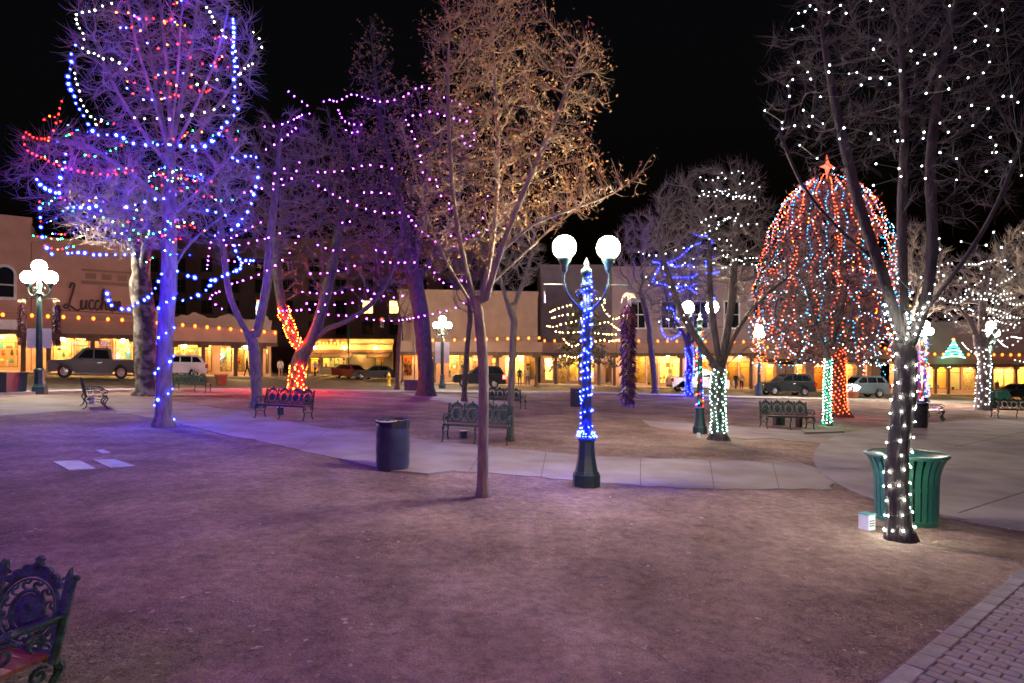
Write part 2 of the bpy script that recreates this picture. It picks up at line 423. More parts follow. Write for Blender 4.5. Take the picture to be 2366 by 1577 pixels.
# brick path in the corner: every paver its own piece
e0, e1 = Vector(G(2050, 1577)[:2]), Vector(G(2366, 1316)[:2])
bu = (e1 - e0).normalized(); bn = Vector((bu.y, -bu.x))
def bpt(s, t): p = e0 + bu * s + bn * t; return (p.x, p.y)
bp_o = sheet('brick_path', [bpt(-4, 0.0), bpt(9, 0.0), bpt(9, 4), bpt(-4, 4)], 0.030, pmat('sanded_joint', (0.10, 0.085, 0.078), (0.17, 0.15, 0.14), 9, 0.95), 0.05)
rng = random.Random(5)
PAVE = [pmat('paver_' + n, a, b, 7, 0.85, 0.35, 40) for n, a, b in (('grey', (0.17, 0.15, 0.145), (0.25, 0.22, 0.215)), ('rose', (0.18, 0.145, 0.135), (0.25, 0.205, 0.19)), ('pale', (0.20, 0.18, 0.175), (0.28, 0.255, 0.25)))]
def brick_mesh(l, w, h, m):
    b = 0.006; vs = []; 
    for z, k in ((0, 0), (h - b, 0), (h, b)):
        vs += [(-l / 2 + k, -w / 2 + k, z), (l / 2 - k, -w / 2 + k, z), (l / 2 - k, w / 2 - k, z), (-l / 2 + k, w / 2 - k, z)]
    fs = [(0, 1, 5, 4), (1, 2, 6, 5), (2, 3, 7, 6), (3, 0, 4, 7), (4, 5, 9, 8), (5, 6, 10, 9), (6, 7, 11, 10), (7, 4, 8, 11), (8, 9, 10, 11)]
    me = bpy.data.meshes.new('brick'); me.from_pydata(vs, [], fs); me.materials.append(m); return me
bm_run = [brick_mesh(0.150, 0.082, 0.035, m) for m in PAVE]; bm_edge = [brick_mesh(0.245, 0.118, 0.04, m) for m in PAVE]
ang = math.atan2(bu.y, bu.x); slope_b = math.atan(0.025)
def lay(me, s, t, dz, parent, da):
    x, y = bpt(s, t); o = bpy.data.objects.new('brick', me); COL.objects.link(o); o.parent = parent
    o.location = (x, y, gz(x) + 0.004 + dz)
    o.rotation_euler = (Matrix.Rotation(slope_b, 3, 'Y') @ Matrix.Rotation(da, 3, 'Z')).to_euler()
rest = MB(); nb = 0
cand = []
s = -0.6
while s < 4.6:
    cand.append((0, s, 0.062)); s += 0.252
for j in range(58):
    t = 0.128 + 0.078 - (0.078 if j % 2 else 0)
    while t < 1.7:
        cand.append((1, -0.6 + j * 0.0865, t)); t += 0.1555
def inview(c):
    x, y = bpt(c[1], c[2]); return -(1.0 if x / y < 0.86 and y > 3.4 else 0.0)
cand.sort(key=lambda c: (inview(c), c[2]))
for k, s, t in cand[:300]:
    lay(rng.choice(bm_edge if k == 0 else bm_run), s, t, rng.uniform(-0.003, 0.003), bp_o, ang + (0 if k == 0 else math.pi / 2) + rng.uniform(-0.012, 0.012))

# ------------------------------------------------------------------ buildings with portals
def seg_of_px(A, B, px):
    """distance along the ground line A-B seen in column px"""
    k = (px - CX) / F; d = B - A
    return (k * A.y - A.x) / (d.x - k * d.y) * d.length
ROOMS = [M['shopwall'], pmat('white_shop_interior', (0.7, 0.6, 0.4), (0.8, 0.72, 0.52), 1.3, 0.8), pmat('terracotta_shop_interior', (0.5, 0.24, 0.09), (0.62, 0.36, 0.14), 1.3, 0.8), pmat('panelled_shop_interior', (0.24, 0.15, 0.07), (0.5, 0.36, 0.16), 4, 0.8)]
SHOPL = {'y': [emat('shop_light_gold', (1.0, 0.56, 0.11), q) for q in (1.6, 3.2, 5.0)], 'w': [emat('shop_light_bright', (1.0, 0.66, 0.22), q) for q in (5.0, 9.0)], 'o': [emat('shop_light_amber', (1.0, 0.40, 0.05), q) for q in (2.2, 4.0)]}
GOODS = [pmat('goods_' + n, c, None, rough=0.6) for n, c in (('red', (0.35, 0.05, 0.04)), ('dark', (0.05, 0.035, 0.03)), ('straw', (0.5, 0.36, 0.14)), ('teal', (0.05, 0.22, 0.22)), ('white', (0.65, 0.6, 0.5)), ('brown', (0.2, 0.1, 0.05)))]
def building(name, label, pa, pb, portal, roof_z, f0, f1, depth, wall, fascia, bays, post_px, post_mat, fascia_name='fascia', seed=1, post_w=0.3, upper_back=0.0, sill=None):
    """a block along the ground line pa-pb (world points on the portal's front); bays = (px0, px1, h0, h1, light)"""
    rg = random.Random(seed)
    A, B = Vector((pa[0], pa[1])), Vector((pb[0], pb[1])); L = (B - A).length; u = (B - A) / L
    n = Vector((u.y, -u.x))
    if n.dot(-A) < 0: n = -n
    base = Vector((A.x, A.y, gz(A.x)))
    root = thing(name, label, 'building', base)
    Mx = Matrix(((u.x, -n.x, 0, 0), (u.y, -n.y, 0, 0), (0, 0, 1, -base.z), (0, 0, 0, 1)))  # local (s, back, z_abs) -> root space
    def zg(s): p = A + u * s; return gz(p.x) + 0.12
    zmin = min(zg(0), zg(L)) - 0.6
    p = portal
    # main wall with its openings
    ops = sorted([(seg_of_px(A - n * p, B - n * p, b[0]), seg_of_px(A - n * p, B - n * p, b[1]), b[2], b[3], b[4]) for b in bays])
    w = MB(); x = 0.0; wt = 0.35; lint = f0 + 0.0
    for s0, s1, h0, h1, k in ops:
        s0 = max(s0, x + 0.02); s1 = min(s1, L)
        if s0 > x: w.bb((x, p, zmin), (s0, p + wt, roof_z))
        g = zg((s0 + s1) / 2)
        w.bb((s0, p, zmin), (s1, p + wt, g + h0)); w.bb((s0, p, g + h1), (s1, p + wt, roof_z)); x = s1
    if x < L: w.bb((x, p, zmin), (L, p + wt, roof_z))
    w.bb((0, p + wt, f0 + 0.4), (L, p + depth, roof_z - 0.3))
    w.bb((0, p + wt + 4.2, zmin), (L, p + depth, f0 + 0.4))
    w.bb((0, p + wt, zmin), (0.2, p + wt + 4.2, f0 + 0.4)); w.bb((L - 0.2, p + wt, zmin), (L, p + wt + 4.2, f0 + 0.4))
    w.build('wall', wall, root, M=Mx)
    MB().bb((-0.08, p - 0.1, roof_z - 0.28), (L + 0.08, p + 0.28, roof_z + 0.12)).bb((-0.04, p - 0.05, roof_z - 0.5), (L + 0.04, p, roof_z - 0.28)).build('cornice', wall, root, M=Mx)
    # portal
    MB().bb((0, 0, f0), (L, 0.32, f1)).build(fascia_name, fascia, root, M=Mx)
    MB().bb((-0.06, -0.06, f0 - 0.34), (L + 0.06, 0.36, f0 - 0.003)).build('portal_beam', M['timber'], root, M=Mx)
    MB().bb((0, 0.33, f0 + 0.02), (L, p - 0.01, f0 + 0.25)).build('portal_roof', M['timber'], root, M=Mx)
    b0 = math.ceil(0); s = 0.6
    for q in post_px:
        s = seg_of_px(A, B, q)
        if s < -0.3 or s > L + 0.3: continue
        s = max(0.2, min(L - 0.2, s))
        m = MB(); g = zg(s)
        m.bb((s - post_w / 2, 0.02, g - 0.3), (s + post_w / 2, 0.02 + post_w, f0 - 0.35))
        m.bb((s - post_w * 1.5, 0.0, f0 - 0.55), (s + post_w * 1.5, 0.3, f0 - 0.345))
        m.build('post', post_mat, root, M=Mx)
    k = max(1, round(L / 4.2))
    pl = p * .55 if p > 2 else -1.3
    if p > 0:
        for i in range(k):
            c = L * (i + .5) / k; z = f0 - .05 if p > 2 else f0 + .5
            lm_ = MB().tube([(c, pl, z - .22), (c, pl, z + .06)] + ([] if p > 2 else [(c, 0.1, z + .3)]), .02, 5).build('portal_lamp', M['timber'], root, M=Mx)
            MB().sphere((c, pl, z - .34), .13, 10, 8).build('lamp_globe', M['portal_lamp'], lm_, M=Mx)
    # shop windows: frame, pane, room behind, ceiling light, goods
    for s0, s1, h0, h1, k in ops:
        s1 = min(s1, L); g = zg((s0 + s1) / 2); z0, z1 = g + h0, g + h1; W = s1 - s0
        fr = MB(); t = 0.07
        fr.bb((s0, p + 0.05, z0), (s0 + t, p + 0.2, z1)).bb((s1 - t, p + 0.05, z0), (s1, p + 0.2, z1))
        fr.bb((s0 + t, p + 0.05, z0), (s1 - t, p + 0.2, z0 + t)).bb((s0 + t, p + 0.05, z1 - t), (s1 - t, p + 0.2, z1))
        nm = max(1, round(W / 1.3))
        for i in range(1, nm): fr.bb((s0 + W * i / nm - 0.035, p + 0.06, z0 + t), (s0 + W * i / nm + 0.035, p + 0.19, z1 - t))
        zt = z0 + (z1 - z0) * 0.76
        fr.bb((s0 + t, p + 0.07, zt - 0.035), (s1 - t, p + 0.18, zt + 0.035))
        win = fr.build('window', M['frame'], root, M=Mx)
        MB().bb((s0 + t, p + 0.12, z0 + t), (s1 - t, p + 0.13, z1 - t)).build('pane', M['glass'], win, M=Mx)
        dpt = 3.2; a0, a1 = s0 - 0.0, s1 + 0.0; zc = z1 + 0.1
        rm = MB()
        y0, y1 = p + wt + 0.004, p + wt + dpt
        rm.add([(a0, y0, z0 - .25), (a1, y0, z0 - .25), (a1, y1, z0 - .25), (a0, y1, z0 - .25), (a0, y0, zc), (a1, y0, zc), (a1, y1, zc), (a0, y1, zc)],
               [(0, 1, 2, 3), (3, 2, 6, 7), (0, 3, 7, 4), (1, 2, 6, 5), (4, 5, 6, 7)])
        rm.build('interior', rg.choice(ROOMS), win, M=Mx)
        lm = rg.choice(SHOPL[k])
        cl = MB(); nl = max(1, round(W / 1.6))
        for i in range(nl):
            c = a0 + W * (i + .5) / nl
            cl.bb((c - W / nl * .38, y0 + .25, zc - .07), (c + W / nl * .38, y1 - .3, zc - .02))
        cl.build('ceiling_light', lm, win, M=Mx)
        # goods on display, grouped per colour
        per = {}
        for lvl in range(4):
            zz = z0 - .2 + lvl * (zc - z0 - .3) / 4
            yb = y1 - 0.55 if lvl else y0 + 0.6
            q = a0 + 0.1
            while q < a1 - 0.25:
                ww = rg.uniform(.10, .42); hh = rg.uniform(.15, .55) * (1.0 if lvl else 1.5); gi = rg.randrange(len(GOODS))
                if rg.random() < 0.8:
                    yy = yb + rg.uniform(-.15, .25)
                    if rg.random() < 0.4: per.setdefault(gi, MB()).lathe([(ww * .3, 0), (ww * .5, hh * .4), (ww * .28, hh * .8), (ww * .34, hh)], 8, (q + ww / 2, yy, zz))
                    else: per.setdefault(gi, MB()).bb((q, yy - .12, zz), (q + ww, yy + .12, zz + hh))
                q += ww + rg.uniform(.03, .3)
        for gi, m in per.items(): tag(m.build('goods', GOODS[gi], win, M=Mx), kind='stuff')
    return root, Mx, A, B, u, n, L, zg

# left-hand block, running away from the camera
LA = Vector((-38.8, 45.9)); LB = Vector((-22.6, 56.6)); LU = (LB - LA).normalized()
def lp(px): return LA + LU * seg_of_px(LA, LB, px)
E = LA - LU * 14
c1 = lp(61)
b1 = building('corner_building', 'tall pink stucco corner building with arched window and white portal edge', E, c1, 3.0, 13.9, 4.75, 5.5, 9, M['stucco_pink'], M['white_trim'],
              [(-120, -50, .4, 2.7, 'y'), (-30, 42, .3, 2.9, 'w')], [-60, 58], M['timber'], 'white_fascia', 3)
root, Mx, A_, B_, u_, n_, L_, zg_ = b1
# arched sash window upstairs
sw = seg_of_px(A_ - n_ * 3, B_ - n_ * 3, 12)
def arch(w, h, n=10): return [(-w, 0), (w, 0), (w, h)] + [(w * math.cos(a), h + w * math.sin(a)) for a in [math.pi * i / n for i in range(1, n)]] + [(-w, h)]
z0 = 7.35
outer = [(sw + q[0], z0 + q[1]) for q in arch(.72, 2.0)]; inner = [(sw + q[0], z0 + .12 + q[1]) for q in arch(.55, 1.85)]
fr = MB(); nO = len(outer)
fr.add([(q[0], 2.86, q[1]) for q in outer] + [(q[0], 2.86, q[1]) for q in inner] + [(q[0], 3.0, q[1]) for q in outer] + [(q[0], 3.0, q[1]) for q in inner],
       [(i, (i + 1) % nO, nO + (i + 1) % nO, nO + i) for i in range(nO)] + [(i, (i + 1) % nO, 2 * nO + (i + 1) % nO, 2 * nO + i) for i in range(nO)] + [(nO + i, nO + (i + 1) % nO, 3 * nO + (i + 1) % nO, 3 * nO + i) for i in range(nO)])
fr.bb((sw - .55, 2.88, z0 + 1.05), (sw + .55, 2.97, z0 + 1.14)).bb((sw - .85, 2.78, z0 - .14), (sw + .85, 3.0, z0 - .002))
wf = fr.build('window', M['white_trim'], root, M=Mx)
MB().prism(inner, 'y', 2.95, 2.992).build('pane', M['darkglass'], wf, M=Mx)
c2 = lp(352)
b2 = building('shop_building', 'long pink stucco shop front with dark script sign above the pickup truck', c1 + LU * .05, c2, 3.0, 12.45, 4.55, 5.65, 9, M['stucco_pink'], M['stucco_brown'],
              [(122, 166, .35, 2.9, 'y'), (170, 206, .35, 2.9, 'w'), (228, 262, .5, 2.85, 'y'), (266, 304, .5, 2.85, 'w'), (312, 340, .5, 2.7, 'y')], [112, 214, 312], M['timber'], 'fascia', 4)
root, Mx, A_, B_, u_, n_, L_, zg_ = b2
# recessed brick-toned frieze under the parapet
fz = MB(); s0 = 3.6
for i in range(int((L_ - 4.2) / 1.12)): fz.bb((s0 + i * 1.12, 2.9, 9.35), (s0 + i * 1.12 + .72, 3.0, 9.85))
fz.bb((s0 - .3, 2.93, 8.9), (L_ - .3, 3.0, 9.2)).bb((s0 - .3, 2.93, 10.0), (L_ - .3, 3.0, 10.2))
fz.build('frieze', M['stucco_brown'], root, M=Mx)
# script sign, one handwritten stroke per letter
STROKES = [
    [(.30, 1.0), (.42, 1.22), (.58, 1.18), (.52, .9), (.36, .5), (.22, .12), (.08, .02), (-.05, .1), (.12, .2), (.4, .1), (.75, -.06), (1.0, .05)],
    [(1.0, .05), (1.02, .45), (.98, .15), (1.1, .0), (1.25, .15), (1.32, .45), (1.28, .12), (1.4, .02)],
    [(1.75, .4), (1.62, .46), (1.48, .25), (1.55, .02), (1.72, .04), (1.84, .15)],
    [(2.12, .4), (1.98, .46), (1.86, .25), (1.92, .02), (2.08, .04), (2.2, .2)],
    [(2.2, .2), (2.42, .7), (2.44, 1.0), (2.34, .95), (2.28, .4), (2.26, .0), (2.36, .35), (2.48, .42), (2.52, .2), (2.56, .02), (2.68, .1)],
    [(2.68, .15), (2.84, .26), (2.86, .43), (2.74, .42), (2.7, .15), (2.82, .0), (3.0, .14)],
    [(3.0, .14), (3.12, .46), (3.14, .3), (3.2, .12), (3.08, .0), (3.0, .06), (3.26, .12)],
    [(3.26, .14), (3.42, .26), (3.44, .43), (3.32, .42), (3.28, .15), (3.42, .0), (3.64, .16)],
]
sg = thing('script_sign', 'dark handwritten script shop sign reading Lucchese on pink wall', 'sign', root.location)
so = seg_of_px(A_ - n_ * 3, B_ - n_ * 3, 150)
for st in STROKES:
    pts = smooth2([(q[0] * 1.12, q[1] * 1.75) for q in st], 5)
    m = MB().tube([(so + q.x, 2.87, 6.75 + q.y) for q in pts], 0.075, 6)
    m.build('letter', M['sign_dark'], sg, M=Mx)
MB().tube([(so - 1.2, 2.93, 6.6), (so + 4.8, 2.93, 6.5)], 0.03, 6).build('underline', M['sign_dark'], sg, M=Mx)
for q in (so + .3, so + 3.3): MB().bb((q - .04, 2.88, 6.55), (q + .04, 3.02, 6.8)).build('bracket', M['sign_dark'], sg, M=Mx)
b3 = building('low_shop_row', 'low tan adobe shop row with rounded parapet and lit windows', c2 + LU * .05, lp(640), 2.6, 6.3, 4.15, 5.35, 7, M['stucco_tan'], M['stucco_pink'],
              [(386, 424, .4, 2.9, 'y'), (428, 468, .25, 3.1, 'w'), (472, 490, .3, 3.0, 'w'), (508, 536, .4, 2.7, 'w'), (541, 566, .4, 2.7, 'y'), (572, 600, .4, 2.7, 'w'), (614, 622, .3, 2.7, 'w'), (626, 636, .3, 2.4, 'y')],
              [398, 470, 545, 604], M['timber'], 'fascia', 5)
rt3, Mx3, L3_ = b3[0], b3[1], b3[6]
pp = [(0.3, 6.1)] + [(L3_ * i / 40, 6.55 + .42 * math.sin(i * .52 + 1) ** 3 + .12 * math.sin(i * .9)) for i in range(1, 40)] + [(L3_ - .3, 6.1)]
MB().prism(pp, 'y', 2.45, 2.59).build('curved_parapet', M['stucco_tan'], rt3, M=Mx3)
# low restaurant across the side street, the hotel block behind it
b4 = building('restaurant', 'low pale yellow restaurant with dark awnings across the side street', (-25.5, 74.0), (-14.6, 74.0), 0.6, 5.2, 4.0, 4.6, 8, M['stucco_yellow'], M['stucco_yellow'],
              [(716, 738, .2, 2.3, 'o'), (744, 800, .9, 2.5, 'y'), (866, 888, .6, 2.6, 'y')], [], M['timber'], 'fascia', 6)
rt, RMx = b4[0], b4[1]
for q in (724, 770, 877):
    s = seg_of_px(b4[2], b4[3], q); w_ = 2.4 if q == 770 else 1.3
    MB().add([(s - w_, -1.1, 3.05), (s + w_, -1.1, 3.05), (s + w_, .0, 3.6), (s - w_, .0, 3.6), (s - w_, -1.1, 2.95), (s + w_, -1.1, 2.95), (s + w_, .0, 3.5), (s - w_, .0, 3.5)],
             [(0, 1, 2, 3), (4, 7, 6, 5), (0, 4, 5, 1), (1, 5, 6, 2), (3, 2, 6, 7), (0, 3, 7, 4)]).build('awning', M['awning'], rt, M=RMx)
def block(name, label, x0, x1, y0, y1, z1, mat, wins, wmat=None):
    base = Vector((x0, y0, gz(x0))); r = thing(name, label, 'building', base)
    MB().bb((x0, y0, base.z - 1), (x1, y1, z1)).build('wall', mat, r, off=base)
    MB().bb((x0 - .15, y0 - .15, z1), (x1 + .15, y1 + .15, z1 + .35)).build('parapet', mat, r, off=base)
    for (a, b, c, d, lit) in wins:
        f = MB().bb((a - .12, y0 - .1, c - .12), (b + .12, y0 - .002, c)).bb((a - .12, y0 - .1, d), (b + .12, y0 - .002, d + .12)).bb((a - .12, y0 - .1, c), (a, y0 - .002, d)).bb((b, y0 - .1, c), (b + .12, y0 - .002, d)).bb(((a + b) / 2 - .04, y0 - .08, c), ((a + b) / 2 + .04, y0 - .002, d)).bb((a, y0 - .08, (c + d) / 2 - .04), ((a + b) / 2 - .042, y0 - .002, (c + d) / 2 + .04)).bb(((a + b) / 2 + .042, y0 - .08, (c + d) / 2 - .04), (b, y0 - .002, (c + d) / 2 + .04)).build('window', M['timber'], r, off=base)
        MB().bb((a, y0 - .03, c), (b, y0 - .004, d)).build('pane', M['litwin'] if lit else M['darkglass'], f, off=base)
    return r
wins = []
for i in range(-4, 9):
    for j in range(4):
        X = -44 + i * 4.6; wins.append((X, X + 1.7, 7.5 + j * 3.6, 9.6 + j * 3.6, (i, j) in ((4, 1), (5, 1), (6, 1), (6, 0))))
block('hotel_block', 'dark brown hotel block with a few small lit windows behind the restaurant', -64, -3.2, 104, 118, 23.5, M['stucco_brown'], wins)
# centre and right-hand blocks
b5 = building('low_portal_building', 'brown one storey building with timber portal behind the black SUV', (-10.9, 57.6), (3.0, 59.6), 2.6, 9.5, 3.35, 4.35, 8, M['stucco_brown'], M['stucco_brown'],
              [(930, 952, .5, 2.8, 'o'), (1036, 1062, .5, 3.0, 'w'), (1064, 1078, .5, 3.0, 'y'), (1092, 1106, .8, 2.6, 'o'), (1136, 1146, .5, 2.6, 'w'), (1166, 1184, .5, 2.8, 'w'), (1190, 1212, .1, 3.0, 'w'), (1215, 1238, .5, 2.9, 'y')], [1004, 1082, 1150, 1186, 1240], M['timber'], 'fascia', 7)
RY = 66.0
def rx(px): return (px - CX) / F * RY
b6 = building('dark_upper_building', 'dark mauve two storey building behind the warm lit conifer', (rx(1252), RY), (rx(1424), RY), 3.0, 13.4, 3.45, 4.55, 9, M['stucco_dusk'], M['stucco_brown'],
              [(1258, 1278, .3, 2.9, 'w'), (1290, 1312, .1, 3.0, 'w'), (1315, 1338, .3, 2.9, 'y'), (1342, 1374, .2, 2.9, 'w'), (1398, 1420, .2, 2.6, 'o')], [1284, 1340, 1384, 1422], M['timber'], 'fascia', 8)
b7 = building('mauve_building', 'tall mauve stucco building with white framed sash windows over a portal', (rx(1424) + .05, RY), (rx(1765), RY), 3.0, 13.2, 3.4, 4.5, 9, M['stucco_mauve'], M['stucco_brown'],
              [(1462, 1492, .3, 3.3, 'y'), (1496, 1520, .1, 3.0, 'y'), (1524, 1572, .3, 3.3, 'y'), (1618, 1650, .4, 2.9, 'o'), (1680, 1706, .2, 3.0, 'o'), (1709, 1734, .2, 3.0, 'o'), (1742, 1762, .4, 3.0, 'y')], [1458, 1574, 1610, 1668, 1736], M['timber'], 'fascia', 9)
r7, X7 = b7[0], b7[1]
for q in (1474, 1545, 1618, 1690):
    s = seg_of_px(b7[2] - b7[5] * 3, b7[3] - b7[5] * 3, q); z0 = 6.35
    f = MB().bb((s - .95, 2.88, z0), (s - .78, 3, z0 + 3.1)).bb((s + .78, 2.88, z0), (s + .95, 3, z0 + 3.1)).bb((s - .78, 2.88, z0 + 2.93), (s + .78, 3, z0 + 3.1)).bb((s - 1.05, 2.8, z0 - .16), (s + 1.05, 3, z0 - .003)).bb((s - .78, 2.9, z0 + 1.44), (s + .78, 2.98, z0 + 1.54)).bb((s - .03, 2.91, z0), (s + .03, 2.975, z0 + 1.43)).bb((s - .03, 2.91, z0 + 1.55), (s + .03, 2.975, z0 + 2.92)).build('window', M['white_trim'], r7, M=X7)
    MB().bb((s - .78, 2.955, z0), (s + .78, 2.995, z0 + 2.93)).build('pane', M['darkglass'], f, M=X7)
b8 = building('adobe_gallery', 'brown adobe gallery with thick pillars behind the dark parked SUV', (rx(1765) + .05, RY), (rx(2072), RY), 3.0, 7.6, 2.75, 3.8, 9, M['stucco_mauve'], M['stucco_brown'],
              [(1768, 1792, .3, 3.0, 'y'), (1840, 1868, .3, 2.9, 'o'), (1878, 1904, .1, 2.6, 'o'), (1938, 1976, .2, 3.1, 'w'), (2034, 2052, .3, 2.9, 'o'), (2055, 2070, .3, 2.9, 'y')], [1804, 1826, 1872, 1920, 1990, 2024], M['stucco_brown'], 'fascia', 10, 0.9)
b9 = building('bright_store', 'long shop front with wide yellow lit windows under a dark portal', (rx(2072) + .05, RY), (rx(2460), RY), 3.0, 6.9, 2.2, 3.1, 9, M['stucco_mauve'], M['stucco_brown'],
              [(2090, 2112, .5, 3.0, 'y'), (2114, 2160, .5, 3.0, 'y'), (2166, 2190, .5, 3.0, 'o'), (2196, 2222, .4, 3.0, 'y'), (2225, 2256, .5, 3.0, 'w'), (2262, 2290, .5, 3.0, 'y'), (2297, 2346, .8, 3.0, 'w'), (2352, 2400, .5, 3.0, 'y'), (2404, 2450, .5, 3.0, 'y')], [2088, 2163, 2193, 2259, 2293, 2349], M['timber'], 'fascia', 11, 0.22)

# ------------------------------------------------------------------ trees
def colonize(stems, attr, D, dk, iters, up, rng, rel=None):
    pos = []; par = []
    for st in stems:
        st = [np.array(p, float) for p in st]
        if not pos: prev = -1
        else:
            d = np.linalg.norm(np.array(pos) - st[0], axis=1); prev = int(d.argmin())
        for i, p in enumerate(st):
            if i == 0 and prev >= 0:
                start = np.array(pos[prev])
                seg = p - start; L = np.linalg.norm(seg); n = max(1, int(L / D))
                for k in range(1, n): pos.append(start + seg * k / n); par.append(prev); prev = len(pos) - 1
                pos.append(p); par.append(prev); prev = len(pos) - 1
            elif i == 0: pos.append(p); par.append(-1); prev = 0
            else:
                start = np.array(pos[prev]); seg = p - start; L = np.linalg.norm(seg); n = max(1, int(L / D))
                for k in range(1, n + 1): pos.append(start + seg * k / n); par.append(prev); prev = len(pos) - 1
    P = np.zeros((60000, 3)); N = len(pos); P[:N] = np.array(pos)
    nch = np.zeros(60000, int)
    for q in par:
        if q >= 0: nch[q] += 1
    near = np.zeros(len(attr), int); dist = np.full(len(attr), 1e9)
    def upd(i0, i1):
        if i1 <= i0: return
        d = np.linalg.norm(attr[:, None, :] - P[None, i0:i1, :], axis=2); j = d.argmin(1); m = d[np.arange(len(attr)), j]
        b = m < dist; near[b] = j[b] + i0; dist[b] = m[b]
    for i in range(0, N, 200): upd(i, min(N, i + 200))
    stall = 0
    for it in range(iters):
        keep = dist > dk
        if not keep.all(): attr, near, dist = attr[keep], near[keep], dist[keep]
        if len(attr) == 0: break
        v = attr - P[near]; v /= np.linalg.norm(v, axis=1)[:, None] + 1e-9
        S = {}
        acc = np.zeros((N, 3)); np.add.at(acc, near, v)
        ids = np.unique(near); ids = ids[nch[ids] < 4]
        if len(ids) == 0: break
        d = acc[ids]; d /= np.linalg.norm(d, axis=1)[:, None] + 1e-9
        d += rng.normal(0, 0.22, d.shape); d[:, 2] += up
        d /= np.linalg.norm(d, axis=1)[:, None] + 1e-9
        n0 = N; k = len(ids)
        if N + k >= 60000: break
        P[N:N + k] = P[ids] + d * D; par += ids.tolist(); nch[ids] += 1; N += k
        upd(n0, N)
    return P[:N], np.array(par)

def branch_mesh(P, par, rad, lo, hi):
    """tubes for all branches whose radius lies in [lo, hi)"""
    N = len(P); ch = [[] for _ in range(N)]
    for i in range(N):
        if par[i] >= 0: ch[par[i]].append(i)
    mb = MB(); starts = [(0, None)]
    while starts:
        i, frm = starts.pop()
        line = [frm, i] if frm is not None else [i]
        while ch[i]:
            c = sorted(ch[i], key=lambda k: -rad[k])
            for k in c[1:]: starts.append((k, i))
            i = c[0]; line.append(i)
        if len(line) < 2: continue
        r = [rad[k] for k in line]
        if frm is not None: r[0] = min(rad[frm], r[1] * 1.25)
        a = 0
        idx = [j for j in range(len(line)) if lo <= r[j] < hi]
        if len(idx) < 1: continue
        i0, i1 = max(0, idx[0] - (1 if lo < 1e-6 else 0)), min(len(line) - 1, idx[-1] + (1 if lo > 1e-6 else 0))
        if i1 - i0 < 1: continue
        ln = line[i0:i1 + 1]; rr = r[i0:i1 + 1]
        n = 10 if rr[0] > .09 else 7 if rr[0] > .04 else 4 if rr[0] > .018 else 3
        mb.tube([P[k] for k in ln], rr, n + 4 if frm is None else n, cap=False, lump=.11 if frm is None else .07 if rr[0] > .04 else 0)
    return mb

def twig_arrays(p, d, L, r, rng):
    n = len(p)
    ref = np.cross(d, rng.normal(size=d.shape)); ref /= np.linalg.norm(ref, axis=1)[:, None] + 1e-9
    w = np.cross(d, ref)
    mid = p + d * (L * .5)[:, None] + ref * (L * rng.uniform(-.24, .24, n))[:, None]
    tip = p + d * L[:, None]; tip[:, 2] += L * .06
    V = np.zeros((n, 7, 3))
    for k in range(3):
        a = 2 * math.pi * k / 3; o = ref * math.cos(a) + w * math.sin(a)
        V[:, k] = p + o * r[:, None]; V[:, 3 + k] = mid + o * (r * .75)[:, None]
    V[:, 6] = tip
    fs = []
    q = np.arange(n)[:, None] * 7
    F3 = np.concatenate([np.concatenate([q + k, q + (k + 1) % 3, q + 3 + (k + 1) % 3, q + 3 + k], 1) for k in range(3)])
    F4 = np.concatenate([np.concatenate([q + 3 + k, q + 3 + (k + 1) % 3, q + 6], 1) for k in range(3)])
    return V.reshape(-1, 3), F3.tolist() + F4.tolist(), tip

def leaf_arrays(c, size, rng):
    n = len(c); a = rng.normal(size=(n, 3)); a /= np.linalg.norm(a, axis=1)[:, None]
    b = np.cross(a, rng.normal(size=(n, 3))); b /= np.linalg.norm(b, axis=1)[:, None] + 1e-9
    nn = np.cross(a, b); s = size * rng.uniform(.6, 1.3, n)[:, None]
    V = np.stack([c - a * s, c + b * s * .45 + nn * s * .15, c + a * s, c - b * s * .45 + nn * s * .15], 1).reshape(-1, 3)
    q = np.arange(n)[:, None] * 4
    return V, np.concatenate([q, q + 1, q + 2, q + 3], 1).tolist()

def raw_mesh(name, V, Fs, mat, parent, off, kind=None):
    me = bpy.data.meshes.new(name); me.from_pydata((np.asarray(V) - np.array(off)).tolist(), [], Fs); me.update()
    o = link(name, me, mat, parent)
    if kind: o['kind'] = kind
    return o

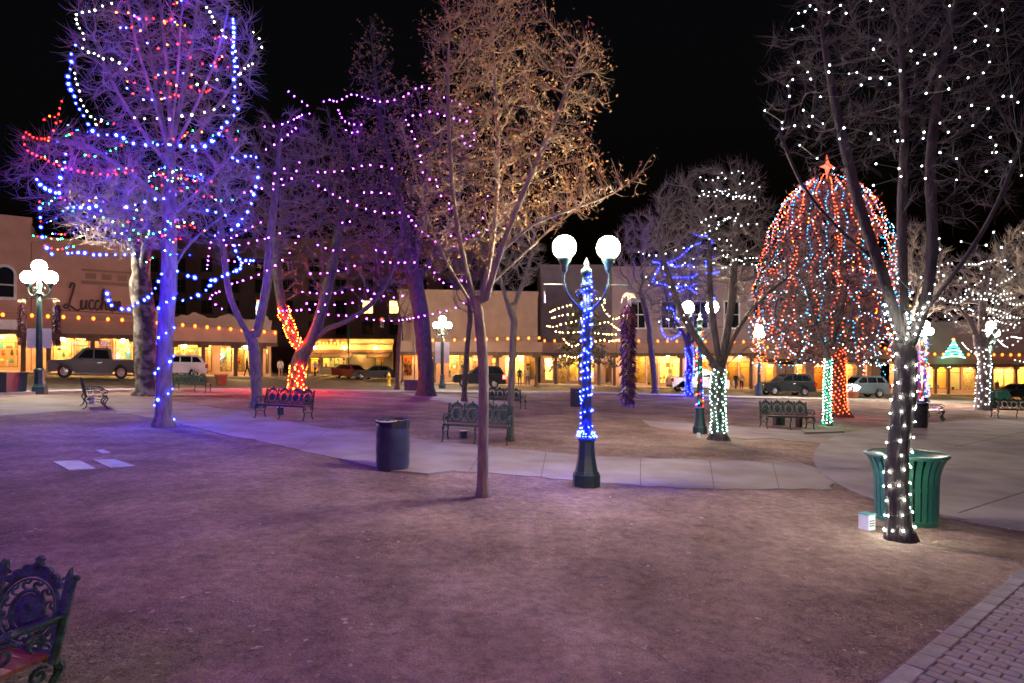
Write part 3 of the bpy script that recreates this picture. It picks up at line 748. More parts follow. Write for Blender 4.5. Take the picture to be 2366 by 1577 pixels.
TREES = {}
def tree(key, name, label, base, r0, stems, crowns, n_attr, D, twigs, twig_len, seed, bark, twigm, rmin=.006, twig_r=.004, up=.12, leaves=0, leaf_size=.045, leafm=None, group='bare trees in the plaza', expo=2.3, flare=1.6, cat='tree', leaf_name='foliage', trunk_cut=.03):
    rng = np.random.default_rng(seed)
    g = G(*base); Y = g.y
    def W(p): return at(p[0], p[1], Y + (p[2] if len(p) > 2 else 0))
    first = [g + Vector((0, 0, -.15))] + [W(p) for p in stems[0]]
    S = [first] + [[W(p) for p in st] for st in stems[1:]]
    sm = []
    for st in S: sm.append([tuple(v) for v in smooth2(st, 4)])
    A = []
    tot = sum(c[2] * c[3] for c in crowns)
    cw = []
    for c in crowns:
        k = int(n_attr * c[2] * c[3] / tot)
        q = rng.normal(size=(k, 3)); q /= np.linalg.norm(q, axis=1)[:, None]; q *= rng.uniform(0, 1, k)[:, None] ** (1 / 2.6)
        ctr = at(c[0], c[1], Y + (c[5] if len(c) > 5 else 0)); sc = Y / F
        rad = np.array([c[2] * sc, c[4] * c[2] * sc, c[3] * sc])
        cw.append((c[0], c[1], c[2], c[3], ctr.y, rad[1]))
        A.append(q * rad + np.array(ctr))
    A = np.concatenate(A)
    P, par = colonize(sm, A, D, D * 1.25, 160, up, rng)
    N = len(P); cnt = np.zeros(N)
    kids = np.bincount(par[par >= 0], minlength=N)
    cnt[kids == 0] = 1
    for i in range(N - 1, 0, -1): cnt[par[i]] += cnt[i]
    ex = math.log(r0 / rmin) / math.log(max(3, cnt[0])); rad = np.maximum(rmin, r0 * (cnt / cnt[0]) ** ex)
    hgt = P[:, 2] - g.z
    rad = rad * (1 + (flare - 1) * np.exp(-np.maximum(hgt, 0) / .16) * (rad > r0 * .8))
    root = thing(name, label, cat, g, 0, group)
    branch_mesh(P, par, rad, trunk_cut, 1e9).build('trunk', bark, root, off=g, smooth=True)
    cr = branch_mesh(P, par, rad, 0, trunk_cut)
    # twigs along the thin wood
    thin = np.where((rad < rmin * 2.4) & (par >= 0))[0]
    V = np.array(cr.v).reshape(-1, 3); Fs = list(cr.f); tips = P[thin]
    if twigs and len(thin):
        pick = rng.choice(thin, twigs); t = rng.uniform(0, 1, twigs)[:, None]
        p = P[pick] * t + P[par[pick]] * (1 - t)
        d = P[pick] - P[par[pick]]; d /= np.linalg.norm(d, axis=1)[:, None] + 1e-9
        d = d * 1.1 + rng.normal(0, .42, d.shape); d[:, 2] += .3; d /= np.linalg.norm(d, axis=1)[:, None] + 1e-9
        L = twig_len * rng.uniform(.35, 1.2, twigs)
        v2, f2, tips = twig_arrays(p, d, L, np.full(twigs, twig_r), rng)
        b = len(V); V = np.concatenate([V, v2]); Fs += [[b + i for i in f] for f in f2]
    raw_mesh('crown', V, Fs, twigm, root, g)
    if leaves:
        k = rng.choice(len(tips), leaves); c = tips[k] + rng.normal(0, .05, (leaves, 3))
        lv, lf = leaf_arrays(c, leaf_size, rng)
        raw_mesh(leaf_name, lv, lf, leafm, root, g, 'stuff')
    TREES[key] = dict(root=root, Y=Y, g=g, crowns=cw, P=P, rad=rad, par=par)
    return TREES[key]

tree('T1', 'bare_tree', 'bare tree strung with blue, white and multicoloured bulbs, blue lights up its trunk', (376, 985), .19,
     [[(378, 900), (383, 760), (390, 640), (392, 480), (392, 335)], [(388, 345, -.3), (355, 230, -.8), (315, 100, -1.1), (285, -60, -1.2)], [(394, 330), (388, 180, -.3), (372, 30, -.4), (360, -100)], [(396, 340, .3), (425, 200, .3), (450, 60, .2), (462, -80)], [(390, 350, .4), (360, 200, .9), (335, 40, 1.2)], [(398, 350, -.3), (450, 250, -.7), (500, 130, -.9), (530, 10, -.9)], [(386, 380, -.3), (320, 290, -.7), (255, 180, -.8), (215, 80, -.7)], [(398, 370, .3), (470, 290, .5), (540, 190, .5), (590, 110)], [(394, 320, -.4), (410, 180, -.8), (418, 40, -1)],
      [(388, 470), (300, 400, -1), (180, 330, -1.2), (90, 330, -.5)], [(386, 560), (280, 480, .6), (160, 430, .8)], [(392, 500), (470, 430, -.6), (560, 330, -.6)], [(390, 640), (440, 560, .5), (540, 480, .6)]],
     [(385, 120, 215, 240, .75), (190, 420, 150, 120, .8), (330, 440, 210, 150, .8), (520, 420, 85, 150, .9), (90, 350, 50, 50, 1)],
     3900, .19, 11500, .55, 11, M['bark'], M['twig'], rmin=.0065, twig_r=.0042, up=.16)
tree('T2', 'old_tree', 'thick old trunk with pale flaking bark behind the pickup and blue lit tree', (338, 913), .44,
     [[(338, 870), (335, 760), (325, 650), (318, 585)], [(318, 580), (280, 520, .5), (220, 500)], [(326, 640), (350, 540), (420, 480, .6)]],
     [(300, 500, 150, 90, .8)], 800, .35, 2500, .7, 12, M['bark_old'], M['twig'], rmin=.012, twig_r=.008, group='bare trees in the plaza')
tree('T3', 'forked_tree', 'slender tree whose smooth trunk forks into a Y beside the wooden bench', (592, 942), .20,
     [[(592, 890), (588, 820), (584, 788)], [(575, 775), (550, 730), (528, 670), (515, 560), (505, 430), (540, 300)], [(594, 770), (605, 720), (618, 640), (628, 520), (640, 400), (650, 300)]],
     [(610, 440, 130, 180, .8), (520, 480, 70, 140, .8), (690, 400, 110, 150, .8)], 2200, .26, 6000, .42, 13, M['bark'], M['twig_brown'], rmin=.010, twig_r=.006, up=.2)
tree('T4', 'leaning_tree', 'broad tree with red lights wrapped round its trunk and one leaning limb', (686, 908), .42,
     [[(686, 870), (692, 835), (700, 815)], [(690, 800), (672, 765), (660, 735), (648, 690), (640, 600), (660, 480)], [(712, 800), (725, 770), (745, 710), (770, 600), (790, 480)], [(720, 790), (755, 760), (800, 742), (860, 700), (900, 640)]],
     [(740, 480, 190, 220, .8), (860, 560, 120, 140, .8)], 2600, .34, 7500, .55, 14, M['bark_dark'], M['twig_brown'], rmin=.014, twig_r=.0085, up=.12)
tree('T5', 'tall_tree', 'tall dark trunked tree with brown leaves and violet garlands by the low box', (985, 914), .46,
     [[(984, 860), (978, 780), (968, 700), (955, 620)], [(950, 600), (920, 450), (880, 280), (862, 120), (855, 70)], [(960, 590), (985, 430), (1000, 280)], [(970, 640), (1040, 520), (1075, 380)]],
     [(930, 430, 170, 240, .8), (860, 160, 55, 110, .8), (1030, 420, 100, 200, .8)], 3400, .36, 7500, .55, 15, M['bark_dark'], M['twig_dark'], rmin=.014, twig_r=.009, up=.2, leaves=4200, leaf_size=.085, leafm=M['leaf'])
tree('T6', 'leafy_tree', 'slender tree still holding dry tan leaves beside the two globe lamp', (1116, 1147), .074,
     [[(1116, 1080), (1117, 960), (1116, 850), (1110, 770), (1105, 715)], [(1095, 690), (1068, 580, -.2), (1045, 430, -.3), (1035, 220, -.3), (1040, 40, -.2)], [(1115, 690), (1140, 540, .3), (1150, 350, .4), (1140, 120, .3), (1130, -60)],
      [(1122, 690), (1160, 570, -.2), (1220, 420, -.3), (1290, 260, -.2), (1345, 110)], [(1150, 590), (1230, 520, -.3), (1330, 480, -.4), (1420, 445), (1485, 395)], [(1100, 720), (1010, 560, .2), (960, 400, .4), (930, 300)], [(1130, 660), (1260, 540, .3), (1350, 470, .4)]],
     [(1140, 160, 165, 240, .8), (1240, 400, 155, 150, .8), (1080, 480, 140, 190, .8), (1340, 420, 70, 80, .8), (1450, 430, 45, 35, .8), (1330, 180, 75, 130, .8)],
     2300, .13, 6500, .28, 16, M['bark_tan'], M['twig_tan'], rmin=.0040, twig_r=.0026, up=.38, leaves=5200, leaf_size=.028, leafm=M['leaf'], trunk_cut=.018)
tree('T7', 'young_tree', 'thin young tree standing right behind the bench by the leafy tree', (1180, 1018), .085,
     [[(1180, 960), (1182, 860), (1186, 780), (1190, 720)], [(1188, 740), (1160, 660), (1140, 560)], [(1190, 700), (1220, 620), (1235, 540)]],
     [(1190, 570, 75, 120, .8)], 600, .2, 1500, .4, 17, M['bark_dark'], M['twig_dark'], rmin=.007, twig_r=.004, up=.25)
tree('T7b', 'young_tree', 'thin leaning young tree in front of the black SUV bonnet', (1073, 927), .13,
     [[(1074, 880), (1080, 800), (1086, 740)]], [(1090, 640, 60, 100, .8)], 300, .35, 700, .6, 18, M['bark_dark'], M['twig_dark'], rmin=.012, twig_r=.008, up=.25)
tree('T7c', 'young_tree', 'thin young tree beside the traffic light and the dark box', (918, 900), .14,
     [[(918, 860), (921, 800), (925, 750)]], [(930, 690, 50, 70, .8)], 250, .4, 500, .6, 19, M['bark_dark'], M['twig_dark'], rmin=.014, twig_r=.009, up=.25)
tree('T10', 'bare_tree', 'bare tree with pale teal lights wrapped tightly round its short trunk', (1659, 1016), .19,
     [[(1660, 960), (1658, 900), (1662, 850)], [(1650, 840), (1615, 790), (1580, 730), (1545, 640, -.3), (1520, 540)], [(1660, 830), (1650, 760), (1640, 660), (1640, 500)], [(1672, 840), (1700, 770), (1750, 700, .3), (1820, 640, .3)], [(1670, 850), (1730, 800, -.5), (1800, 770, -.6)], [(1668, 830), (1690, 700), (1700, 560), (1710, 440)]],
     [(1640, 530, 150, 150, .85), (1560, 650, 90, 110, .85), (1760, 620, 110, 110, .85), (1700, 440, 70, 70, .9)],
     3600, .19, 9000, .42, 20, M['bark_dark'], M['twig_dark'], rmin=.0065, twig_r=.0042, up=.16)
tree('T9', 'bare_tree', 'small bare tree hung with deep blue bulbs, standing before the mauve building', (1592, 917), .24,
     [[(1592, 880), (1594, 830), (1590, 790)], [(1585, 780), (1550, 720), (1530, 640)], [(1592, 780), (1595, 690), (1600, 600)], [(1600, 790), (1630, 720), (1645, 640)]],
     [(1580, 670, 90, 125, .8)], 900, .5, 2600, .9, 21, M['bark_dark'], M['twig_dark'], rmin=.018, twig_r=.011, up=.2)
tree('T12', 'young_tree', 'slim young tree with green and white lights spiralled up its stem', (1911, 983), .11,
     [[(1911, 930), (1912, 880), (1914, 830)], [(1905, 800), (1880, 730), (1860, 650)], [(1920, 800), (1945, 720), (1960, 640)]],
     [(1915, 700, 95, 120, .8)], 700, .3, 2000, .5, 22, M['bark_dark'], M['twig_dark'], rmin=.009, twig_r=.0055, up=.22)
tree('T11', 'big_lit_tree', 'huge dome shaped tree draped in red and cyan strands with a red star on top', (1932, 962), .42,
     [[(1932, 900), (1930, 840), (1925, 700), (1918, 550), (1912, 430)]],
     [(1912, 540, 98, 120, 1.0), (1908, 710, 146, 140, 1.0), (1910, 465, 50, 55, 1)], 3000, .34, 10000, .7, 23, M['bark_dark'], M['twig'], rmin=.014, twig_r=.009, up=.05, leaves=14000, leaf_size=.10, leafm=M['twig'], leaf_name='foliage')
tree('T13', 'bare_tree', 'large dark tree with white bulbs spiralled up its trunk in front of the slatted bin', (2080, 1246), .118,
     [[(2076, 1190), (2072, 1100), (2080, 1000), (2092, 900), (2094, 820)], [(2084, 800), (2060, 700, -.1), (2025, 590, -.2), (1988, 480, -.2), (1962, 380, -.1), (1930, 240), (1900, 80)], [(2094, 790), (2088, 660, .3), (2084, 500, .4), (2090, 300, .4), (2080, 60, .3)],
      [(2104, 790), (2140, 690, .1), (2154, 560, .2), (2150, 380, .2), (2170, 200, .2), (2200, 30)], [(2120, 740), (2220, 610, -.4), (2300, 480, -.5), (2360, 330, -.4)], [(2030, 610), (1930, 520, -.4), (1850, 420, -.4), (1800, 300)]],
     [(2080, 140, 310, 230, .7), (2230, 330, 170, 200, .7), (1930, 260, 170, 170, .7), (2090, -60, 260, 120, .8)],
     2900, .13, 7000, .30, 24, M['bark_black'], M['twig_black'], rmin=.0032, twig_r=.0021, up=.1, trunk_cut=.016, expo=2.15)
tree('T14', 'bare_tree', 'bare spreading tree with white lights spiralled up its trunk by the bright store', (2270, 947), .30,
     [[(2270, 900), (2275, 840), (2268, 800)], [(2262, 790), (2240, 740), (2200, 690)], [(2270, 780), (2270, 700), (2280, 620)], [(2282, 790), (2320, 740), (2380, 700)]],
     [(2280, 680, 140, 110, .85)], 1500, .38, 4500, .7, 25, M['bark'], M['twig'], rmin=.014, twig_r=.009, up=.15)
# trees further back in the dark
for i, (b, c, lab) in enumerate([((2120, 935), (2110, 640, 75, 130, .8), 'dim bare tree between the dome tree and the white spiral tree'),
                                 ((2400, 938), (2390, 620, 90, 120, .8), 'dim bare tree past the white spiral tree, beside the bright store'),
                                 ((1512, 912), (1480, 590, 70, 110, .8), 'dim bare tree behind the hanging chile string')]):
    tree('B%d' % i, 'bare_tree', lab, b, .22, [[(b[0], 880), ((b[0] * 2 + c[0]) / 3, 780)]], [c], 900, .45, 2600, .8, 30 + i, M['bark_dark'], M['twig'], rmin=.015, twig_r=.0095, up=.2)

# decorated tree added unseen behind the camera for violet light on the foreground
tree('T0', 'bare_tree', 'unseen bare tree with violet and red garlands, added to light the foreground', (376, 985), .19, [[(378, 900), (383, 760), (390, 640), (392, 480), (392, 335)], [(398, 330, -.5), (350, 180, -.8), (300, 60, -1)], [(394, 330), (392, 180), (385, 30)], [(396, 340, .3), (440, 190, .3), (480, 60, 0)]],
     [(385, 200, 240, 260, .9)], 900, .3, 1500, .5, 51, M['bark'], M['twig'], rmin=.012)
T0 = TREES['T0']; T0S = Vector((-7.6, -2.0, gz(-7.6))) - T0['g']; T0['root'].location += T0S

# conifer across the street corner with warm garlands
def conifer():
    base = (1348, 903); g = G(*base); Y = g.y; rng = np.random.default_rng(41)
    root = thing('conifer', 'small conifer with warm yellow garlands in tiers behind the blue lamp post', 'tree', g)
    top = at(1350, 672, Y).z; H = top - g.z
    MB().tube([g + Vector((0, 0, -.1)), g + Vector((.05, 0, H * .5)), g + Vector((0, 0, H))], [.22, .13, .03], 8).build('trunk', M['bark_dark'], root, off=g)
    mb = MB(); P = []
    for t in np.linspace(.30, .97, 15):
        R0 = 3.5 * (1 - t) ** .75 + .25
        for k in range(11):
            a = rng.uniform(0, 6.283); r = R0 * rng.uniform(.75, 1.1); z = g.z + H * t
            pts = [Vector((g.x + r * q * math.cos(a), g.y + r * q * math.sin(a), z + .25 * q - .75 * q * q)) for q in (0, .35, .7, 1)]
            mb.tube(pts, [.035, .028, .02, .01], 3, cap=False)
            for j in range(26):
                q = rng.uniform(.2, 1); i = min(2, int(q * 3)); p = pts[i].lerp(pts[i + 1], q * 3 - i if q < 1 else 1)
                P.append(tuple(p + Vector(rng.normal(0, .12, 3))))
    mb.build('boughs', M['bark_dark'], root, off=g)['kind'] = 'stuff'
    v, f = leaf_arrays(np.array(P), .16, rng); raw_mesh('needles', v, f, M['needle'], root, g, 'stuff')
    return dict(root=root, Y=Y, g=g)
TREES['T8'] = conifer()

# ------------------------------------------------------------------ string lights
def shellmat(name, col, strength, mix):
    # glowing see-through shell that puts a coloured halo round each bulb
    m = bpy.data.materials.new(name); m.use_nodes = True
    nt = m.node_tree; nt.nodes.clear(); o = nt.nodes.new('ShaderNodeOutputMaterial'); mx = nt.nodes.new('ShaderNodeMixShader')
    t = nt.nodes.new('ShaderNodeBsdfTransparent'); e = nt.nodes.new('ShaderNodeEmission'); e.inputs[0].default_value = (*col, 1); e.inputs[1].default_value = strength
    mx.inputs[0].default_value = mix; nt.links.new(t.outputs[0], mx.inputs[1]); nt.links.new(e.outputs[0], mx.inputs[2]); nt.links.new(mx.outputs[0], o.inputs[0])
    return m
SHELL = {'blue': shellmat('blue_bulb_halo', (0.01, 0.02, 1.0), 1.3, 0.42)}
BULBME = {}
def bulb_mesh(col):
    if col not in BULBME:
        m = MB(); m.add([(v.x, v.y, v.z * 1.25) for v in ICO_V], ICO_F)
        if col in SHELL: m.add([(v.x * 2.1, v.y * 2.1, v.z * 2.4) for v in ICO_V], ICO_F)
        me = bpy.data.meshes.new('bulb'); me.from_pydata(m.v, [], m.f); me.materials.append(M['b_' + col]); BULBME[col] = me
        if col in SHELL:
            me.materials.append(SHELL[col])
            for p in me.polygons: p.material_index = 1 if p.index >= 20 else 0; p.use_smooth = True
    return BULBME[col]
BSCALE = 0.62
def string_thing(name, label, bulbs, wires, off, r, single=False, group='strings of lights', cat='string lights', wire_r=.004, jitter=.25, seed=1):
    """bulbs = {colour: [points]}, wires = [polyline]"""
    rg = random.Random(seed); r = r * BSCALE
    root = thing(name, label, cat, off, 0, group)
    w = MB(); wires = [p for p in wires if len(p) > 1]
    for p in wires:
        if len(wires) < 5: MB().tube(p, wire_r, 3, cap=False).build('wire', M['wirem'], root, off=off)
        else: w.tube(p, wire_r, 3, cap=False)
    if w.v: w.build('wire_net', M['wirem'], root, off=off)['kind'] = 'stuff'
    for col, pts in bulbs.items():
        if single:
            for p in pts:
                o = bpy.data.objects.new('bulb', bulb_mesh(col)); COL.objects.link(o); o.parent = root
                o.location = Vector(p) - Vector(off); s = r * rg.uniform(1 - jitter, 1 + jitter); o.scale = (s, s, s)
                o.rotation_euler = (rg.uniform(-.8, .8), rg.uniform(-.8, .8), 0)
        else:
            m = MB()
            for p in pts: m.ico(p, r * rg.uniform(1 - jitter, 1 + jitter))
            if m.v: m.build(col + '_bulb_cluster', M['b_' + col], root, off=off)['kind'] = 'stuff'
    return root
def front(px, py, cr, k=1.0, ymin=0):
    """point on the near surface of a crown (cx, cy, rx, ry, Yc, Rdepth)"""
    cx, cy, rx_, ry_, Yc, Rd = cr
    q = ((px - cx) / rx_) ** 2 + ((py - cy) / ry_) ** 2
    return at(px, py, Yc - k * Rd * math.sqrt(max(0.0, 1 - q)))
def along(pts, spacing, seed=0, jit=.25):
    """points every `spacing` (world metres) along a smooth polyline"""
    rg = random.Random(seed); P = smooth2(pts, 6) if len(pts) > 2 else [Vector(p) for p in pts]
    out = []; need = spacing * .5
    for a, b in zip(P, P[1:]):
        L = (b - a).length; t = need
        while t < L:
            out.append(a.lerp(b, t / L)); t += spacing * rg.uniform(1 - jit, 1 + jit)
        need = t - L
    return out, P
def helix(tr, z0px, z1px, turns, k, n, phase=0, stem=None, dr=.012):
    """spiral round a trunk following its own nodes; z from pixel rows"""
    P, rad, par = tr['P'], tr['rad'], tr['par']
    za, zb = at(0, z0px, tr['Y']).z, at(0, z1px, tr['Y']).z
    # trunk chain: follow thickest child from the root
    ch = {}
    for i, q in enumerate(par):
        if q >= 0: ch.setdefault(int(q), []).append(i)
    chain = [0]
    while chain[-1] in ch: chain.append(max(ch[chain[-1]], key=lambda j: rad[j]))
    C = P[chain]; Rr = rad[chain]
    out = []
    for i in range(n):
        t = i / (n - 1); z = za + (zb - za) * t
        x = np.interp(z, C[:, 2], C[:, 0]); y = np.interp(z, C[:, 2], C[:, 1]); r = np.interp(z, C[:, 2], Rr) + dr
        a = 2 * math.pi * turns * t + phase
        out.append(Vector((x + r * math.cos(a), y + r * math.sin(a), z)))
    return out

T1 = TREES['T1']; C1 = (320, 330, 330, 420, T1['Y'], 3.0)
def f1(p): return front(p[0], p[1], C1)
BLUE = [
    [(180, 95), (165, 122), (165, 150), (157, 176), (160, 200), (172, 222), (175, 238), (185, 254), (196, 272), (212, 300), (230, 313), (246, 311), (270, 312), (298, 325), (317, 334), (354, 334), (390, 334), (440, 338), (480, 334), (500, 320), (515, 290), (533, 277)],
    [(538, 40), (540, 68), (540, 90), (537, 125), (543, 150), (540, 185), (543, 205), (541, 240), (550, 250), (533, 277)],
    [(537, 353), (540, 378), (557, 364), (575, 360), (595, 366), (596, 392), (595, 418), (588, 440), (583, 462), (575, 484), (560, 505), (545, 525), (528, 533)],
    [(82, 405), (88, 420), (100, 432), (115, 440), (137, 448)], [(150, 345), (152, 365), (143, 395), (137, 424), (137, 448)], [(92, 470), (93, 500), (96, 540), (103, 560), (115, 585), (130, 583)],
    [(377, 625), (366, 650), (355, 672), (338, 690), (312, 702), (298, 714), (275, 712), (255, 703), (250, 690), (247, 676)],
    [(412, 697), (435, 690), (455, 683), (473, 673), (490, 652), (510, 640), (537, 628), (555, 620), (560, 603), (590, 602)], [(540, 560), (548, 590), (558, 602)], [(490, 640), (486, 655), (489, 665)],
    [(440, 350), (455, 345), (478, 335), (490, 325)], [(150, 480), (175, 478), (205, 480), (230, 475), (233, 492)], [(290, 470), (291, 478), (322, 470), (355, 460), (386, 458)], [(468, 480), (485, 488), (510, 492), (525, 500), (530, 510)],
    [(150, 585), (188, 583), (212, 588), (237, 588), (262, 588), (312, 588)], [(400, 620), (425, 634), (455, 642)],
]
bl, wires = [], []
for i, q in enumerate(BLUE):
    a, P = along([f1(p) for p in q], .21, i); bl += a; wires.append(P)
# loose blue bulbs low on the trunk
hx = helix(T1, 975, 650, 4.5, 0, 90); tb, tw = along(hx, .27, 3); wires.append(tw)
string_thing('blue_light_string', 'large deep blue bulbs looped through the bare tree and down its trunk', {'blue': bl + tb}, wires, T1['g'], .037, True, jitter=.45, group='strings on the blue lit tree')
WHITE = [
    [(268, 5), (240, 12), (214, 25), (180, 30), (176, 45), (181, 60), (190, 73), (194, 88), (192, 115), (216, 122), (235, 133), (250, 140), (265, 137), (290, 158), (308, 175)],
    [(172, 160), (175, 185), (183, 207), (186, 228), (193, 245), (205, 262), (215, 277), (225, 288), (238, 272)],
    [(472, 10), (487, 30), (495, 50), (512, 68), (523, 87), (540, 105), (545, 130), (547, 145), (552, 170), (553, 185), (558, 203)], [(578, 68), (597, 85), (602, 103), (610, 115), (622, 120)], [(588, 145), (568, 155), (555, 170)],
    [(300, 268), (325, 275), (348, 272), (395, 275), (417, 268), (456, 263), (503, 250), (523, 243)], [(443, 195), (465, 193), (505, 183)],
]
wb, wires = [], []
for i, q in enumerate(WHITE):
    a, P = along([f1(p) for p in q], .22, 30 + i); wb += a; wires.append(P)
string_thing('white_light_string', 'large white bulbs arching through the top of the blue lit tree', {'white': wb}, wires, T1['g'], .028, True, group='strings on the blue lit tree')
def ramble(cr, n, step, cols, seed, box, k=1.0, drop=.5):
    """small strings wandering over a crown, hanging in swags"""
    rg = random.Random(seed); out = {c: [] for c in cols}; wires = []
    for i in range(n):
        x, y = rg.uniform(box[0], box[2]), rg.uniform(box[1], box[3]); sgn = rg.choice((-1, 1)); pts = []
        for j in range(rg.randint(4, 7)):
            pts.append(front(x, y, cr, k * rg.uniform(.75, 1.0))); x += sgn * rg.uniform(14, 34); y += rg.uniform(-14, 20) * drop * 2 - 2
            if not box[0] < x < box[2]: break
        if len(pts) < 3: continue
        a, P = along(pts, step, seed * 50 + i); wires.append(P)
        for p in a: out[rg.choice(cols)].append(p)
    return out, wires
o1, w1 = ramble(C1, 13, .27, ['red', 'red', 'blue', 'red', 'amber'], 3, (235, 0, 545, 225))
q, P = along([f1(p) for p in [(58, 340), (55, 323), (58, 305), (80, 318), (104, 320), (118, 312), (130, 282), (137, 258), (139, 243), (148, 222)]], .17, 5); o1['red'] += q; w1.append(P)
q, P = along([f1(p) for p in [(60, 345), (80, 357), (104, 366), (125, 378), (170, 392), (200, 398), (255, 403), (292, 398), (315, 390)]], .2, 6); o1['red'] += q; w1.append(P)
string_thing('red_light_string', 'small red bulbs threaded through the upper twigs of the blue lit tree', o1, w1, T1['g'], .021, group='strings on the blue lit tree')
o2, w2 = ramble(C1, 36, .26, ['red', 'red', 'green', 'deepblue', 'amber', 'teal', 'green', 'deepblue'], 8, (70, 215, 560, 590))
string_thing('multicolour_light_string', 'tiny multicoloured bulbs scattered through the lower crown of the blue lit tree', o2, w2, T1['g'], .017, group='strings on the blue lit tree')

o0, w0 = ramble((385, 300, 260, 300, T0['Y'], 2.6), 30, .24, ['purple', 'red', 'purple', 'blue', 'red'], 71, (150, 60, 620, 520))  # garlands of the added tree, tinting the foreground from out of view
o9 = string_thing('violet_light_string', 'violet, blue and red garlands on the unseen tree added to light the foreground', o0, w0, T0['g'], .066, group='violet garlands'); o9.location += T0S

# violet garlands over the three middle trees
VIOLET = {
 'T3': [[(600, 292), (640, 290), (680, 275), (700, 264), (720, 262)], [(605, 350), (640, 330), (660, 315), (690, 290)], [(510, 556), (540, 547), (570, 530), (605, 512)], [(515, 566), (560, 565), (590, 556), (625, 549)], [(478, 625), (482, 590), (487, 560), (500, 540)],
        [(530, 657), (560, 648), (600, 633), (640, 610), (670, 583), (690, 545), (695, 530)], [(512, 671), (485, 685), (495, 700), (510, 712), (530, 716)], [(555, 445), (580, 442), (605, 435), (640, 420), (655, 410)], [(620, 440), (650, 430), (680, 405), (695, 365)], [(625, 405), (655, 390), (668, 380)], [(610, 553), (630, 545), (655, 535)], [(520, 600), (560, 607), (600, 612)]],
 'T4': [[(725, 397), (760, 397), (800, 393), (845, 381), (880, 384), (912, 390)], [(718, 413), (730, 425), (770, 449), (805, 465), (840, 480), (885, 492), (920, 490), (945, 500)], [(708, 632), (760, 630), (800, 620), (830, 610)], [(690, 673), (745, 678), (790, 675), (835, 667), (870, 680), (910, 687), (935, 682)], [(640, 718), (680, 717), (720, 715), (760, 727), (820, 730), (870, 740), (920, 740), (960, 733), (1000, 725), (1050, 712), (1085, 690)], [(725, 562), (750, 572), (770, 578), (800, 577)], [(830, 445), (858, 444), (900, 447)], [(780, 515), (805, 512), (830, 505)], [(700, 700), (760, 704), (810, 700), (860, 690)]],
 'T5': [[(740, 238), (760, 230), (780, 234), (812, 218), (845, 226), (880, 235), (920, 228), (945, 215), (970, 200), (1000, 207), (1015, 218), (1040, 232), (1070, 243), (1090, 252), (1080, 262)], [(780, 250), (790, 272), (805, 284), (830, 288), (850, 283)], [(795, 296), (810, 306), (830, 303)], [(930, 282), (955, 266), (975, 265), (995, 257), (1010, 262), (1045, 272), (1075, 280), (1085, 275)], [(940, 280), (952, 305), (962, 330), (970, 355), (974, 380), (978, 400), (1000, 420), (1012, 432)],
        [(1067, 305), (1070, 322), (1080, 338), (1095, 330), (1095, 300)], [(945, 500), (960, 520), (985, 543), (1005, 557), (1012, 556)], [(1005, 405), (1010, 425), (1015, 445), (1030, 465), (1055, 475)], [(1030, 475), (1045, 490), (1058, 503)], [(1150, 428), (1140, 445), (1125, 455), (1120, 480), (1115, 500), (1125, 520)], [(1035, 538), (1050, 550), (1070, 555), (1090, 545), (1110, 535), (1125, 530)], [(985, 610), (1000, 625), (1015, 645), (1035, 660), (1045, 662)], [(1060, 645), (1075, 650), (1090, 648)], [(1040, 567), (1060, 570)], [(860, 575), (890, 583), (905, 578)], [(875, 604), (905, 606), (960, 606)], [(660, 205), (675, 218), (690, 228), (705, 240), (722, 250)]],
}
CR = {'T3': (600, 470, 150, 260, TREES['T3']['Y'], 2.4), 'T4': (800, 540, 230, 260, TREES['T4']['Y'], 4.5), 'T5': (950, 430, 230, 300, TREES['T5']['Y'], 4.0)}
VL = {'T3': 'violet garlands draped round the Y forked tree', 'T4': 'violet garlands sagging between branches of the red wrapped leaning tree', 'T5': 'violet garlands over the tall brown leaved tree'}
for kk, lines in VIOLET.items():
    c = CR[kk]; pts, wires = [], []
    for i, q in enumerate(lines):
        a, P = along([front(p[0], p[1], c) for p in q], .33 if kk == 'T3' else .46, 60 + i); pts += a; wires.append(P)
    string_thing('violet_light_string', VL[kk], {'purple': pts}, wires, TREES[kk]['g'], .030 if kk == 'T3' else .040, group='violet garlands')
# red wraps on the leaning tree
T4 = TREES['T4']; g4 = T4['g']; pts, wires = [], []
for ph in (0, 2.1, 4.2):
    h = helix(T4, 903, 838, 4, 0, 120, ph, dr=.03); a, P = along(h, .62, 9, .45); pts += a; wires.append(P)
string_thing('red_light_wrap', 'dense red lights wound round the base of the leaning tree', {'hotred': pts}, wires, g4, .046, group='red trunk wraps')
limb = [at(x, y, T4['Y']) for x, y in ((694, 806), (676, 772), (662, 740), (650, 705))]
pts, wires = [], []
for ph in (0, 2.1, 4.2):
    P = []
    for i in range(140):
        t = i / 139 * 2.999; k = min(2, int(t)); c = limb[k].lerp(limb[k + 1], t - k); a = i / 139 * 7 * 6.283 + ph
        P.append(c + Vector((math.cos(a) * .34, math.sin(a) * .34, .12 * math.sin(a))))
    a, P = along(P, .66, 4, .45); pts += a; wires.append(P)
string_thing('red_light_wrap', 'red lights wound up one leaning limb above the red trunk wrap', {'hotred': pts}, wires, g4, .046, group='red trunk wraps')

